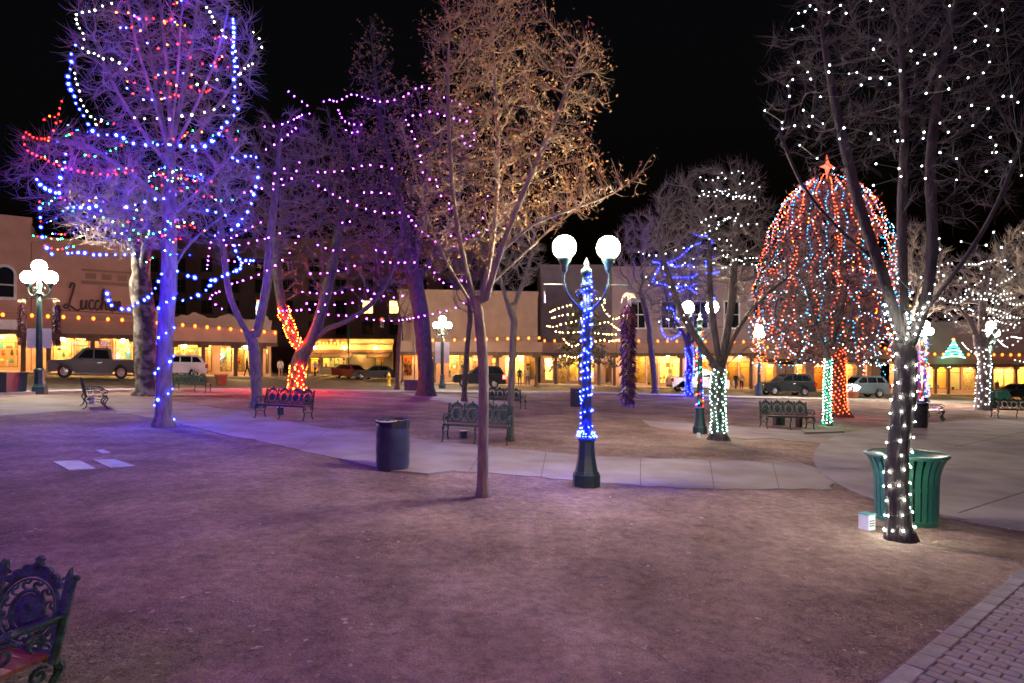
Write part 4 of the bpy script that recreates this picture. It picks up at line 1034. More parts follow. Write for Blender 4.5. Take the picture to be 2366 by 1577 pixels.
# warm tiers of the conifer
T8 = TREES['T8']; pts, wires = [], []
for i, q in enumerate([[(1268, 722), (1290, 712), (1320, 704), (1335, 700)], [(1390, 700), (1394, 710), (1402, 725), (1420, 737), (1440, 728)], [(1262, 752), (1280, 755), (1300, 748), (1330, 742), (1342, 735)], [(1382, 748), (1405, 744), (1420, 755), (1436, 765)], [(1300, 780), (1310, 792), (1325, 800), (1340, 792), (1345, 780)], [(1372, 790), (1392, 785), (1410, 788), (1436, 783)], [(1375, 690), (1395, 690), (1397, 702)], [(1272, 735), (1300, 728), (1330, 725)], [(1370, 768), (1400, 772), (1430, 772)], [(1300, 820), (1330, 825), (1360, 815)], [(1350, 700), (1360, 730), (1352, 760)], [(1280, 765), (1310, 768), (1345, 766)]]):
    a, P = along([front(p[0], p[1], (1350, 800, 110, 150, T8['Y'], 3.4)) for p in q], .34, 90 + i, .4); pts += a; wires.append(P)
string_thing('warm_light_string', 'warm yellow garlands in tiers on the small conifer', {'warm': pts}, wires, T8['g'], .058)
# deep blue loops
T9 = TREES['T9']; pts, wires = [], []
for i, q in enumerate([[(1600, 535), (1615, 545), (1640, 545), (1645, 560), (1640, 580), (1652, 600)], [(1530, 588), (1540, 605), (1560, 600), (1580, 585), (1600, 568), (1620, 560)], [(1540, 605), (1555, 615), (1580, 613), (1605, 615)], [(1508, 605), (1525, 610), (1512, 640), (1508, 652), (1530, 656), (1560, 662), (1590, 660), (1610, 655)], [(1535, 632), (1545, 640), (1575, 640), (1600, 640), (1612, 630)], [(1640, 610), (1645, 630), (1665, 627)], [(1545, 680), (1565, 675), (1590, 665), (1610, 678)], [(1636, 650), (1640, 670), (1650, 690), (1655, 700)], [(1538, 710), (1555, 715), (1560, 735), (1572, 745)], [(1528, 757), (1535, 775), (1550, 783), (1570, 772), (1572, 765)], [(1630, 600), (1635, 650), (1640, 700)], [(1680, 700), (1700, 693)]]):
    a, P = along([front(p[0], p[1], (1585, 670, 95, 140, T9['Y'], 2.6)) for p in q], .21, 120 + i); pts += a; wires.append(P)
h = helix(T9, 912, 800, 9, 0, 200, 0, dr=.06); a, P = along(h, .45, 7, .4); pts += a; wires.append(P)
h = helix(T9, 912, 800, 9, 0, 200, 3.1, dr=.06); a, P = along(h, .45, 8, .4); pts += a; wires.append(P)
string_thing('blue_light_string', 'deep blue bulbs looped in a small tree and round its trunk before mauve building', {'deepblue': pts}, wires, T9['g'], .062)
# teal wrap and white bulbs of the short trunked tree
T10 = TREES['T10']; pts, wires = [], []
for ph in (0, 1.57, 3.14, 4.71):
    h = helix(T10, 1000, 850, 4.2, 0, 140, ph, dr=.015); a, P = along(h, .20, 7, .35); pts += a; wires.append(P)
string_thing('teal_light_wrap', 'pale teal lights wrapped tightly round the short trunk', {'teal': pts}, wires, T10['g'], .017)
C10 = (1640, 600, 190, 250, T10['Y'], 2.2)
o3, w3 = ramble(C10, 16, .26, ['white'], 21, (1600, 400, 1760, 620))
o4, w4 = ramble(C10, 11, .3, ['white'], 22, (1480, 570, 1620, 860))
for a, b in ((1470, 585), (1500, 590)):
    q, P = along([front(p[0], p[1], C10) for p in [(1470, 580), (1505, 590), (1540, 585), (1570, 575), (1610, 565)]], .25, 3); o3['white'] += q; w3.append(P)
    break
for col in o4: o3[col] += o4[col]
string_thing('white_light_string', 'small white bulbs scattered in the bare crown above the teal wrapped trunk', o3, w3 + w4, T10['g'], .017)
# dome tree: strands from the top to the hem, white swags between
T11 = TREES['T11']; Y11 = T11['Y']; sc = Y11 / F
prof = [(400, 12), (418, 44), (445, 78), (480, 104), (540, 130), (620, 149), (700, 160), (780, 163), (872, 160)]
def domept(py, a, k=1.0):
    r = np.interp(py, [p[0] for p in prof], [p[1] for p in prof]) * sc * k
    c = at(1908, py, Y11); return Vector((c.x + r * math.sin(a), c.y - r * math.cos(a), c.z))
rg = random.Random(77); o5 = {'domered': [], 'cyan': [], 'white': [], 'amber': []}; wires = []
NS = 50
for i in range(NS):
    a = 2 * math.pi * i / NS; col = ('domered', 'cyan', 'domered', 'domered', 'cyan')[i % 5]
    if abs(math.atan2(math.sin(a), math.cos(a))) > 2.2 and i % 2: continue
    b = rg.uniform(770, 872); pts = [domept(y, a + rg.uniform(-.09, .09), rg.uniform(.86, 1.05)) for y in np.linspace(404 + rg.uniform(0, 30), b, 13)]
    q, P = along(pts, .2, i); wires.append(P)
    for p in q: o5[col if rg.random() < .9 else rg.choice(['white', 'amber'])].append(p)
for y0 in (450, 530, 610, 640, 680, 735, 775, 800, 830):
    k = 11; pts = []
    for j in range(k * 4 + 1):
        a = -1.9 + 3.8 * j / (k * 4) + y0 * .37 % .3; pts.append(domept(min(845, y0 + 17 * math.sin(math.pi * (j % 4) / 4) + rg.uniform(-4, 4)), a, 1.02))
    q, P = along(pts, .15, y0); wires.append(P)
    for p in q:
        if rg.random() < .55: o5['white' if rg.random() < .7 else 'cyan'].append(p)
string_thing('dome_light_strands', 'red and cyan vertical strands with white swags covering the dome shaped tree', o5, wires, T11['g'], .026)
pts, wires = [], []
for ph in (0, 1.05, 2.1, 3.14, 4.2, 5.2):
    h = helix(T11, 955, 800, 3.5, 0, 120, ph, dr=.03); a, P = along(h, .2, 5); pts += a; wires.append(P)
string_thing('red_light_wrap', 'red lights wrapped thickly round the trunk of the dome shaped tree', {'domered': pts}, wires, T11['g'], .03, group='red trunk wraps')
# star
g = at(1910, 386, Y11); st = thing('tree_star', 'glowing red star on a rod at the top of the dome tree', 'star', g)
out = [(0, .60), (.09, .13), (.34, .02), (.09, -.10), (0, -.60), (-.09, -.10), (-.34, .02), (-.09, .13)]
m = MB(); m.add([(x, -.09, z) if i % 2 else (x, 0, z) for i, (x, z) in enumerate(out)] + [(0, -.16, 0.02), (0, .16, .02)], [(i, (i + 1) % 8, 8) for i in range(8)] + [((i + 1) % 8, i, 9) for i in range(8)])
m.build('star_body', emat('star_red', (1, .10, .015), .42), st)
MB().tube([(0, 0, -.6), (0, 0.05, -2.2)], .035, 6).build('rod', M['steel'], st)
# thin stem spiral
T12 = TREES['T12']; pts = {'teal': [], 'green': []}; wires = []
for ph in (0, 3.14):
    h = helix(T12, 978, 830, 10, 0, 200, ph, dr=.03); a, P = along(h, .12, 5); wires.append(P)
    for i, p in enumerate(a): pts['teal' if i % 3 else 'green'].append(p)
string_thing('green_light_spiral', 'green and white lights spiralled up the slim stem before the dome tree', pts, wires, T12['g'], .02)
# near right tree: big white bulbs, each its own part
T13 = TREES['T13']; h = helix(T13, 1238, 815, 12.5, 0, 320, .6, dr=.016); tb, tw = along(h, .15, 2, .35)
C13 = (2090, 180, 370, 430, T13['Y'], 1.5); wires = [tw]; rg = random.Random(9)
for limbp in ([(2075, 790, -.1), (2050, 720, -.2), (2042, 700, -.2)], [(2060, 780, -.15), (2045, 740, -.2), (2048, 700, -.2)], [(2092, 790, -.2), (2100, 755, -.1), (2094, 720, .1)], [(2112, 780, -.1), (2130, 725, -.1), (2150, 690, 0)], [(2105, 745, -.2), (2125, 720, -.2), (2140, 705, -.2)]):
    q, P = along([at(x, y, T13['Y'] + d) for x, y, d in limbp], .09, 3); tb += q; wires.append(P)
LOOSE = [[(1845, 30), (1860, 26), (1872, 13), (1885, 22), (1915, 28), (1942, 12), (1955, 30)], [(1855, 60), (1830, 67)], [(1845, 143), (1866, 166), (1873, 182), (1832, 183), (1820, 198), (1824, 222)], [(1917, 150), (1915, 166), (1962, 170), (1980, 167), (2010, 181), (2036, 180), (2055, 194)], [(2033, 92), (2018, 113), (2041, 140), (2080, 163)], [(2105, 117), (2136, 126), (2161, 124), (2120, 145)],
         [(1767, 255), (1807, 282), (1808, 297), (1836, 290), (1869, 291), (1856, 254), (1877, 268), (1901, 285)], [(1848, 335), (1888, 365), (1926, 388)], [(1940, 320), (1950, 295), (2012, 308), (2030, 322), (2068, 303), (2074, 325), (2086, 325)], [(2135, 305), (2133, 319)], [(2172, 176), (2192, 205), (2140, 215)], [(2253, 31), (2278, 60), (2305, 69), (2283, 104), (2286, 143), (2272, 168), (2237, 179)], [(2194, 13), (2207, 110), (2253, 94)], [(2318, 222), (2337, 222), (2352, 236)], [(2217, 270), (2247, 290), (2283, 250), (2245, 243)], [(2191, 305), (2172, 284)], [(2288, 317), (2301, 335), (2293, 352), (2302, 351), (2335, 373), (2279, 395)], [(2172, 352), (2210, 366), (2210, 415), (2130, 383), (2138, 412)], [(2024, 378), (2077, 389), (2082, 407), (2018, 428)], [(2316, 22), (2360, 405)], [(1896, 223), (1990, 196), (2012, 2), (2040, 22)]]
crown_b = []
for q in LOOSE:
    P = [front(p[0], p[1], C13, rg.uniform(.5, 1)) for p in q]; crown_b += P; wires.append(smooth2(P, 4) if len(P) > 2 else P)
for q in ([(2170, 551), (2172, 575), (2168, 628), (2180, 636)], [(2221, 558), (2279, 566), (2296, 536), (2314, 571)], [(2220, 642), (2231, 651), (2212, 623), (2267, 620)], [(2128, 641), (2101, 655), (2108, 675), (2075, 642)], [(2178, 690), (2148, 678), (2160, 657)], [(2295, 537), (2322, 602), (2364, 538)]):
    P = [at(p[0], p[1], T13['Y'] + rg.uniform(-.5, .4)) for p in q]; crown_b += P; wires.append(smooth2(P, 4))
string_thing('white_light_string', 'large white bulbs wound up the dark trunk and through the crown over the slatted bin', {'bigwhite': tb, 'white': crown_b}, wires, T13['g'], .012, True, jitter=.2)
# spiral and swags on the last tree
T14 = TREES['T14']; pts, wires = [], []
for ph in (0, 3.14):
    for dirn in (1, -1):
        h = helix(T14, 940, 800, 4 * dirn, 0, 160, ph, dr=.05); a, P = along(h, .36, 5, .35); pts += a; wires.append(P)
C14 = (2275, 680, 150, 125, T14['Y'], 3)
for i, q in enumerate([[(2222, 790), (2235, 805), (2255, 818)], [(2180, 735), (2200, 720), (2230, 712), (2250, 720)], [(2226, 668), (2240, 674), (2262, 680), (2275, 690), (2300, 696), (2320, 680), (2345, 676)], [(2310, 600), (2325, 620), (2345, 632), (2330, 645), (2300, 660)], [(2290, 640), (2288, 662), (2290, 685), (2300, 695)], [(2236, 700), (2252, 728), (2275, 735), (2310, 733), (2340, 735)], [(2310, 790), (2335, 778), (2360, 782)], [(2340, 830), (2366, 836)], [(2180, 725), (2195, 740), (2225, 745)], [(2330, 700), (2350, 704), (2366, 700)]]):
    a, P = along([front(p[0], p[1], C14) for p in q], .28, 150 + i); pts += a; wires.append(P)
o6, w6 = ramble(C14, 10, .3, ['white'], 33, (2160, 600, 2366, 780))
string_thing('white_light_spiral', 'fine white lights crossing up the trunk and swagged in the tree by the bright store', {'white': pts + o6['white']}, wires + w6, T14['g'], .033)

# rows of orange lanterns along the portals
def lantern_row(b, px0, px1, z0, z1, step, label, d=-.06):
    root_, Mx_, A, B, u, n, L, zg = b
    s0, s1 = max(.3, seg_of_px(A, B, px0)), min(L - .2, seg_of_px(A, B, px1))
    r = thing('lantern_row', label, 'string lights', root_.location, 0, 'orange lantern rows')
    k = int((s1 - s0) / step); w = []
    for i in range(k + 1):
        s = s0 + (s1 - s0) * i / k; z = z0 + (z1 - z0) * (s - s0) / (s1 - s0)
        o = MB().lathe([(.03, .16), (.10, .10), (.12, 0), (.09, -.10), (.03, -.14)], 8, (s, d - .08, z)).build('lantern', M['b_orange'], r, M=Mx_)
        w.append((s, d - .08, z + .16))
    MB().tube(w, .012, 4).build('wire', M['wirem'], r, M=Mx_)
lantern_row(b1, -90, 58, 5.82, 5.84, 1.0, 'orange lanterns along the white portal of the corner building')
lantern_row(b2, 68, 350, 5.86, 5.74, .93, 'orange lanterns along the portal below the script sign')
lantern_row(b3, 360, 638, 5.62, 5.08, .93, 'orange lanterns along the low adobe shop row')
lantern_row(b5, 1000, 1245, 4.42, 4.72, .95, 'orange lanterns along the portal behind the black SUV')
lantern_row(b6, 1255, 1422, 4.72, 4.72, 1.0, 'orange lanterns along the portal behind the warm conifer')
lantern_row(b7, 1428, 1762, 4.72, 4.6, 1.0, 'orange lanterns along the portal of the mauve building')
lantern_row(b8, 1770, 2066, 4.0, 3.9, 1.05, 'orange lanterns along the adobe gallery')
lantern_row(b9, 2080, 2450, 3.3, 3.15, .9, 'orange lanterns along the bright store portal')
lantern_row(b4, 722, 800, 4.75, 4.75, .42, 'small orange lights along the restaurant parapet')

# ------------------------------------------------------------------ lamp posts
def ristra(label, top, length, w, seed, group='hanging chile strings'):
    rg = random.Random(seed); r = thing('chile_ristra', label, 'chile string', top, 0, group)
    MB().tube([(0, 0, .12), (0, 0, -length * .95)], .012, 5).build('cord', M['husk'], r)
    m = MB().lathe([(.01, -length * .97), (w * .2, -length * .9), (w * .27, -length * .5), (w * .22, -.12), (.01, -.06)], 10); n = int(length * 230)
    for i in range(n):
        z = -.1 - (length - .22) * (i + rg.random()) / n; a = rg.uniform(0, 6.283); t = min(1.0, .6 + (-z) * 1.6, (length + z) * 3 + .35)
        d = Vector((math.cos(a), math.sin(a), 0)); R_ = w * .5 * t
        p0 = Vector((0, 0, z)) + d * R_ * .25; p1 = p0 + d * R_ * .55 + Vector((0, 0, -.02)); p2 = p0 + d * R_ * rg.uniform(.7, 1.1) + Vector((rg.uniform(-.02, .02), rg.uniform(-.02, .02), -rg.uniform(.05, .10)))
        m.tube([p0, p1, p2], [.011, .016, .003], 4)
    m.build('chile_pods', M['chile'], r)['kind'] = 'stuff'
    h = MB()
    for i in range(26):
        a = rg.uniform(0, 6.283); q = rg.uniform(.05, .13) * w / .2
        h.tube([(0, 0, .02), (math.cos(a) * q * .7, math.sin(a) * q * .7, rg.uniform(.02, .10)), (math.cos(a) * q, math.sin(a) * q, rg.uniform(-.08, .04))], [.02, .022, .004], 4)
    h.build('husk_bow', M['husk'], r)['kind'] = 'stuff'
    return r
def make_lamp_a():
    """octagonal pedestal, tapered shaft, two globes on curled arms"""
    r = thing('street_lamp', 'x', 'street lamp', (0, 0, 0), 0, 'two globe lamps')
    MB().lathe([(.225, -.12), (.225, .19), (.205, .215), (.20, .24)], 8, ph=R(22.5)).build('plinth', M['post_green'], r)
    MB().lathe([(.185, .24), (.165, .34), (.14, .50), (.128, .68), (.128, .72), (.15, .74), (.155, .775), (.14, .80), (.105, .82)], 8, ph=R(22.5)).build('pedestal', M['post_green'], r)
    MB().lathe([(.088, .80), (.082, 1.5), (.074, 2.6), (.068, 3.2)], 14).build('shaft', M['post_green'], r, smooth=True)
    MB().lathe([(.069, 3.18), (.095, 3.20), (.095, 3.26), (.072, 3.28), (.07, 3.42), (.09, 3.44), (.09, 3.5), (.05, 3.53), (.032, 3.57), (.045, 3.60), (.025, 3.64), (.004, 3.70)], 12).build('finial', M['post_green'], r, smooth=True)
    for s in (-1, 1):
        pts = smooth2([(s * .06, 0, 2.86), (s * .16, 0, 2.93), (s * .30, 0, 3.10), (s * .37, 0, 3.30), (s * .36, 0, 3.50)], 5)
        m = MB().tube(pts, .021, 7)
        m.tube(smooth2([(s * .07, 0, 3.12), (s * .13, 0, 3.17), (s * .18, 0, 3.12), (s * .15, 0, 3.07), (s * .12, 0, 3.1)], 5), .011, 5)
        a = m.build('arm', M['post_green'], r, smooth=True)
        MB().lathe([(.03, 3.46), (.05, 3.5), (.06, 3.58), (.10, 3.64), (.115, 3.68), (.11, 3.70), (.0, 3.70)], 12, (s * .36, 0, 0)).build('cup', M['post_green'], a, smooth=True)
        MB().sphere((s * .36, 0, 3.865), .19, 20, 12).build('globe', M['globe'], r, smooth=True)
        rod = MB().tube([(s * .30, 0, 3.12), (s * .33, 0, 3.26), (s * .70, 0, 3.26)], .010, 5); rod.tube([(s * .69, 0, 3.26), (s * .69, 0, 3.14)], .005, 4)
        rod.build('hanging_rod', M['post_green'], r)
    return r
def make_lamp_b():
    """taller post with a raised centre globe"""
    r = thing('street_lamp', 'x', 'street lamp', (0, 0, 0), 0, 'three globe lamps')
    MB().lathe([(.30, -.15), (.30, .30), (.26, .36), (.235, .42)], 8, ph=R(22.5)).build('plinth', M['post_green'], r)
    MB().lathe([(.22, .42), (.20, .6), (.19, .95), (.21, .98), (.21, 1.05), (.15, 1.09)], 8, ph=R(22.5)).build('pedestal', M['post_green'], r)
    MB().lathe([(.13, 1.08), (.12, 2.2), (.10, 3.6), (.095, 4.2)], 14).build('shaft', M['post_green'], r, smooth=True)
    MB().lathe([(.10, 4.18), (.14, 4.21), (.14, 4.28), (.09, 4.32), (.085, 4.6), (.11, 4.66), (.06, 4.74), (.05, 4.95), (.11, 5.05), (.14, 5.13), (.13, 5.16), (0, 5.16)], 12).build('collar', M['post_green'], r, smooth=True)
    for s in (-1, 1):
        m = MB().tube(smooth2([(s * .08, 0, 4.24), (s * .22, 0, 4.18), (s * .38, 0, 4.24), (s * .45, 0, 4.40), (s * .45, 0, 4.56)], 5), .03, 7)
        m.tube(smooth2([(s * .09, 0, 4.5), (s * .2, 0, 4.52), (s * .27, 0, 4.42), (s * .2, 0, 4.36)], 5), .015, 5)
        a = m.build('arm', M['post_green'], r, smooth=True)
        MB().lathe([(.04, 4.5), (.08, 4.58), (.14, 4.66), (.15, 4.70), (.14, 4.72), (0, 4.72)], 12, (s * .45, 0, 0)).build('cup', M['post_green'], a, smooth=True)
        MB().sphere((s * .45, 0, 4.95), .27, 20, 12).build('globe', M['globe_far'], r, smooth=True)
        MB().tube([(s * .1, 0, 4.05), (s * .72, 0, 4.05), (s * .72, 0, 3.95)], .014, 5).build('hanging_rod', M['post_green'], r)
    MB().sphere((0, 0, 5.42), .27, 20, 12).build('globe', M['globe_far'], r, smooth=True)
    return r
LA_ = make_lamp_a(); g = G(1355, 1122); place(LA_, g, R(4), 'two globe lamp on a green post wrapped in bright blue lights', tilt=False)
l4 = copy_tree(LA_); g4l = G(1617, 1001); place(l4, g4l, R(-10), 'two globe lamp beside the teal wrapped trunk, red and blue lights round its shaft', tilt=False)
l5 = copy_tree(LA_); place(l5, Vector((4.6, -5.2, gz(4.6))), R(30), 'unseen two globe lamp with a bare post, added for warm foreground light', tilt=False)  # extra lamp behind the camera, added to warm trunks and ground
LB_ = make_lamp_b(); gl = G(91, 910); place(LB_, gl, R(3), 'three globe lamp with pale banner and two red chile strings near the pickup', tilt=False)
FARL = [((1022, 897), 5, 'three globe lamp with pale banners in front of the low brown portal'), ((1754, 917), 50, 'three globe lamp beside the dark SUV at the hem of the dome tree'),
        ((2137, 936), 85, 'three globe lamp wrapped in red and blue lights behind the dark bin'), ((2290, 941), 25, 'three globe lamp just behind the white spiral trunk')]
fl = []
for b, a, lab in FARL:
    o = copy_tree(LB_); place(o, G(*b), R(a), lab, tilt=False); fl.append(o)
# lights wound round the near post
def post_wrap(label, loc, z0, z1, r0, r1, turns, n, step, cols, br, single, seed, name='light_wrap'):
    P = []
    for i in range(n):
        t = i / (n - 1); a = turns * 6.283 * t + 1.5 * math.sin(i * .13 + seed) + 1.3 * math.sin(i * .047) + .8 * math.sin(i * .29); rr = r0 + (r1 - r0) * t + .006 * math.sin(i * .5)
        P.append(Vector(loc) + Vector((rr * math.cos(a), rr * math.sin(a), z0 + (z1 - z0) * t)))
    q, P = along(P, step, seed, .55); out = {}; rg = random.Random(seed)
    for i, p in enumerate(q): out.setdefault(cols[i % len(cols)] if len(cols) > 1 else cols[0], []).append(p)
    return string_thing(name, label, out, [P], loc, br, single, group='lights wound on lamp posts')
post_wrap('bright blue lights wound up the two globe lamp with the chile string', g, .84, 3.42, .10, .085, 13, 440, .085, ['blue'], .0165, True, 4)
post_wrap('ring of bright blue lights bunched on top of the lamp pedestal', g, .80, .90, .165, .13, 3, 90, .06, ['blue'], .013, True, 5)
post_wrap('red, amber and blue lights wound up the lamp post behind the teal wrapped tree', g4l, .84, 3.2, .11, .10, 9, 300, .10, ['red', 'amber', 'red', 'blue', 'cyan', 'green'], .018, False, 6)
post_wrap('red and blue lights wound up the lamp post behind the dark bin', fl[2].location, .3, 4.4, .28, .18, 8, 300, .16, ['red', 'amber', 'red', 'cyan', 'green', 'blue'], .04, False, 7)
ristra('big dark red chile string hanging from the arm of the blue wrapped two globe lamp', g + Vector((.688, .05, 3.02)), 1.80, .25, 3)
MB_ = MB().tube([(0, 0, 0), (.01, 0, -.18)], [.012, .02], 5); o = MB_.build('cloth_tie', M['banner']); o.location = g + Vector((-.69, -.05, 3.14)); tag(o, 'short pale cloth tie on the empty arm of the blue wrapped lamp', 'tie')
for s, lab in ((-1, 'red chile string on the wall side arm of the lamp near the pickup'), (1, 'red chile string on the script sign side of the lamp near the pickup')):
    ristra(lab, gl + Vector((.72 * s, .02 * s, 3.9)), 1.95, .3, 8 + s)
for s in (-1, 1):
    o = MB().bb((.14 * s, -.02, 1.95), (.50 * s, .02, 2.75)).bb((.09 * s, -.01, 2.72), (.50 * s, .01, 2.78)).build('banner', M['banner'], LB_)
    o = MB().bb((.14 * s, -.02, 2.0), (.56 * s, .02, 3.6)).bb((.09 * s, -.01, 3.58), (.56 * s, .01, 3.64)).build('banner', M['banner'], fl[0])

# ------------------------------------------------------------------ cast iron benches
def ellipse(cx, cz, rx_, rz_, n=24, y=0.0): return [(cx + rx_ * math.cos(2 * math.pi * i / n), y, cz + rz_ * math.sin(2 * math.pi * i / n)) for i in range(n)]
def scroll(cx, cz, r, a0, turns, sx=1, n=14): return [(cx + sx * r * (1 - .75 * i / n) * math.cos(a0 + turns * 6.283 * i / n), 0, cz + r * (1 - .75 * i / n) * math.sin(a0 + turns * 6.283 * i / n)) for i in range(n + 1)]
def make_bench():
    r = thing('park_bench', 'x', 'bench', (0, 0, 0), 0, 'cast iron benches')
    tilt = Matrix.Translation((0, .24, .44)) @ Matrix.Rotation(R(-12), 4, 'X')
    med = MB(); I = M['bench_iron']
    med.tube(ellipse(0, .235, .175, .215), .013, 6, closed=True); med.tube(ellipse(0, .235, .150, .188), .007, 5, closed=True)
    med.tube(ellipse(0, .225, .092, .128, 20), .013, 6, closed=True)
    med.sphere((0, 0, .225), (.078, .014, .112), 14, 8); med.sphere((0, -.012, .245), (.035, .016, .045), 8, 6); med.sphere((0, -.012, .18), (.045, .014, .03), 8, 6)
    for i in range(12):
        a = 2 * math.pi * i / 12 + .26
        med.tube(smooth2([(.092 * math.cos(a), 0, .225 + .128 * math.sin(a)), (.118 * math.cos(a + .2), -.004, .23 + .152 * math.sin(a + .2)), (.136 * math.cos(a + .12), -.006, .232 + .175 * math.sin(a + .12)), (.128 * math.cos(a - .05), -.004, .232 + .165 * math.sin(a - .05)), (.152 * math.cos(a - .12), 0, .235 + .19 * math.sin(a - .12))], 3), .0085, 4)
    # crest: scalloped fan with a raised tip
    fan = []
    for cx_, cz_, rr_ in ((-.135, .395, .034), (-.098, .437, .036), (-.052, .472, .036)):
        fan += [(cx_ + rr_ * math.cos(a), cz_ + rr_ * math.sin(a)) for a in [math.pi * (1.05 - .16 * q) for q in range(5)]]
    fan += [(-.022, .515), (-.016, .535), (-.022, .552), (0, .572)]
    fan = fan + [(-x, z) for x, z in fan[::-1][1:]] + [(.13, .375), (.09, .42), (.045, .437), (0, .442), (-.045, .437), (-.09, .42), (-.13, .375)]
    med.prism(fan, 'y', -.011, .011)
    med.tube([(-.11, -.012, .415), (0, -.016, .46), (.11, -.012, .415)], .008, 4); med.sphere((0, -.01, .51), (.02, .016, .03), 8, 6)
    for s in (-1, 1):
        med.tube(scroll(s * .155, .03, .05, 1.2, 1.2, s), .009, 4); med.tube(scroll(s * .165, .44, .03, 3.5, 1.0, s), .008, 4)
        med.prism([(s * .188, .05), (s * .20, .25), (s * .2, .47), (s * .188, .52), (s * .172, .47), (s * .178, .3), (s * .172, .08)], 'y', -.009, .009)
    me = None
    for i in range(4):
        if me is None:
            o = med.build('back_medallion', I, r, M=tilt, smooth=False); me = o.data
        else:
            o = bpy.data.objects.new('back_medallion', me); COL.objects.link(o); o.parent = r
        o.location = (-.6 + .4 * i, 0, 0)
    MB().bb((-.82, -.015, .0), (.82, .015, .03)).build('back_rail', I, r, M=tilt)
    for s in (-1, 1):
        m = MB().tube([(s * .815, 0, -.05), (s * .815, 0, .38), (s * .825, 0, .46)], [.022, .018, .008], 6); m.sphere((s * .825, 0, .46), .022, 8, 6)
        m.build('back_post', I, r, M=tilt)
    for i in range(6):
        y = -.27 + i * .092
        MB().box((0, y, .435 + (.012 if i == 0 else 0)), (1.58, .078, .028)).build('seat_slat', M['wood'], r)
    MB().bb((-.80, -.335, .40), (.80, -.315, .455)).bb((-.80, .235, .385), (.80, .255, .42)).build('seat_frame', M['chrome' if False else 'bench_iron'], r)
    for s in (-1, 1):
        X = s * .80
        m = MB().tube(smooth2([(X, .28, .64), (X, .05, .665), (X, -.18, .66), (X, -.30, .625), (X, -.335, .57), (X, -.29, .535), (X, -.25, .57)], 5), .017, 6)
        m.bb((X - .028, -.24, .668), (X + .028, .28, .682))
        m.tube(smooth2([(X, -.27, .55), (X, -.20, .50), (X, -.26, .44)], 5), .014, 5)
        m.tube([(X, c[0] * 1.0 - .02, c[2]) for c in scroll(0, .56, .07, .5, 1.4)], .011, 5)
        m.tube([(X, c[0] + .14, c[2]) for c in scroll(0, .55, .065, 2.5, -1.4)], .011, 5)
        m.build('arm', I, r)
    for X in (-.80, 0, .80):
        for f in (-1, 1):
            if X == 0 and f == 1: continue
            y0 = -.30 if f < 0 else .24
            m = MB().tube(smooth2([(X, y0, .42), (X, y0 + f * .045, .33), (X, y0 - f * .02, .20), (X, y0 - f * .005, .09), (X, y0 + f * .06, .012)], 5), [.026] * 6 + [.02] * 10 + [.018] * 5, 6)
            m.sphere((X, y0 + f * .065, .02), (.025, .04, .022), 8, 6)
            if X: m.tube([(X, c[0] + y0 - f * .07, c[2]) for c in scroll(0, .34, .055, .8, 1.3, f)], .011, 4)
            m.build('leg', I, r)
        if X: MB().tube([(X, -.28, .2), (X, -.05, .25), (X, .22, .2)], .012, 5).build('stretcher', I, r)
    return r
bench = make_bench()
def ppx(px, py): return G(px, py)
# near bench in the corner: its near end right of centre
fwd = Vector((-.22, -.975)); side = Vector((.975, -.22))      # seat direction, local +x
endp = Vector((-2.34, 3.04))                                 # back post at the visible end
bench_scale = .8
ctr = endp - side * .815 * 1.12 + fwd * .24 * bench_scale
place(bench, (ctr.x, ctr.y, gz(ctr.x)), math.atan2(side.y, side.x), 'ornate cast iron bench with open medallion back and red wooden seat slats showing')
bench.scale = (1.12, .95, .80)
for b, a, sc_, lab in [((215, 941), 308, 1, 'dark ornate bench by the concrete path near the pickup truck'), ((443, 906), 2, 1, 'ornate bench beyond the blue lit trunk, before the white SUV'),
                  ((657, 967), 172, 1, 'bluish ornate bench before the red wrapped tree'), ((1102, 1021), 173, 1, 'bluish ornate bench directly behind the leafy tree trunk'),
                  ((1170, 944), 335, 1, 'small dark ornate bench on the lawn behind the thin young tree'), ((1817, 990), 180, 1, 'teal ornate bench in front of the dome tree with dark boxes under it'),
                  ((2158, 969), 232, 1, 'ornate bench seen end on beside the dark drum at the round plaza'), ((2340, 966), 170, 1, 'ornate bench beyond the round plaza, by the green planter')]:
    o = copy_tree(bench); o.scale = (1, 1, 1); g_ = G(*b); fy = Vector((math.sin(R(a - 180)), -math.cos(R(a - 180)))); place(o, g_, R(a - 180), lab)
# small lamp or power boxes under and beside benches
def small_box(label, b, w, h, mat, mat2=None, d=None):
    g_ = G(*b); r = thing('ground_box', label, 'utility box', g_, R(25), 'small boxes on the ground')
    d = d or w
    MB().bb((-w / 2, -d / 2, -.03), (w / 2, d / 2, h * .93)).build('housing', mat, r)
    MB().bb((-w / 2 - .006, -d / 2 - .006, h * .93 + .002), (w / 2 + .006, d / 2 + .006, h)).build('lid', mat2 or mat, r)
    MB().bb((w / 2 + .001, -d * .4, h * .1), (w / 2 + .012, d * .4, h * .85)).build('cover_plate', mat2 or mat, r)
    return r
pbx = small_box('white and teal power box on the ground by the slatted bin', (2003, 1222), .13, .20, M['white_box'], M['teal_box'])
MB().tube(smooth2([(.07, 0, .05), (.16, .02, .012), (.26, -.06, .01), (.36, -.10, .02), (.42, -.1, .10)], 5), .008, 5).build('cable', M['wirem'], pbx)
for q in (.05, .08, .11): MB().bb((-.045, -.0675, q), (.045, -.0652, q + .012)).build('vent_slot', M['steel'], pbx)
small_box('pale box under the bench by the pickup truck', (212, 934), .16, .28, M['white_box'])
small_box('blue and white box under the bench behind the leafy tree', (1070, 1012), .16, .20, M['barrel'], M['white_box'])
small_box('blue and white box under the bench before the red wrapped tree', (648, 957), .2, .26, M['barrel'], M['white_box'])
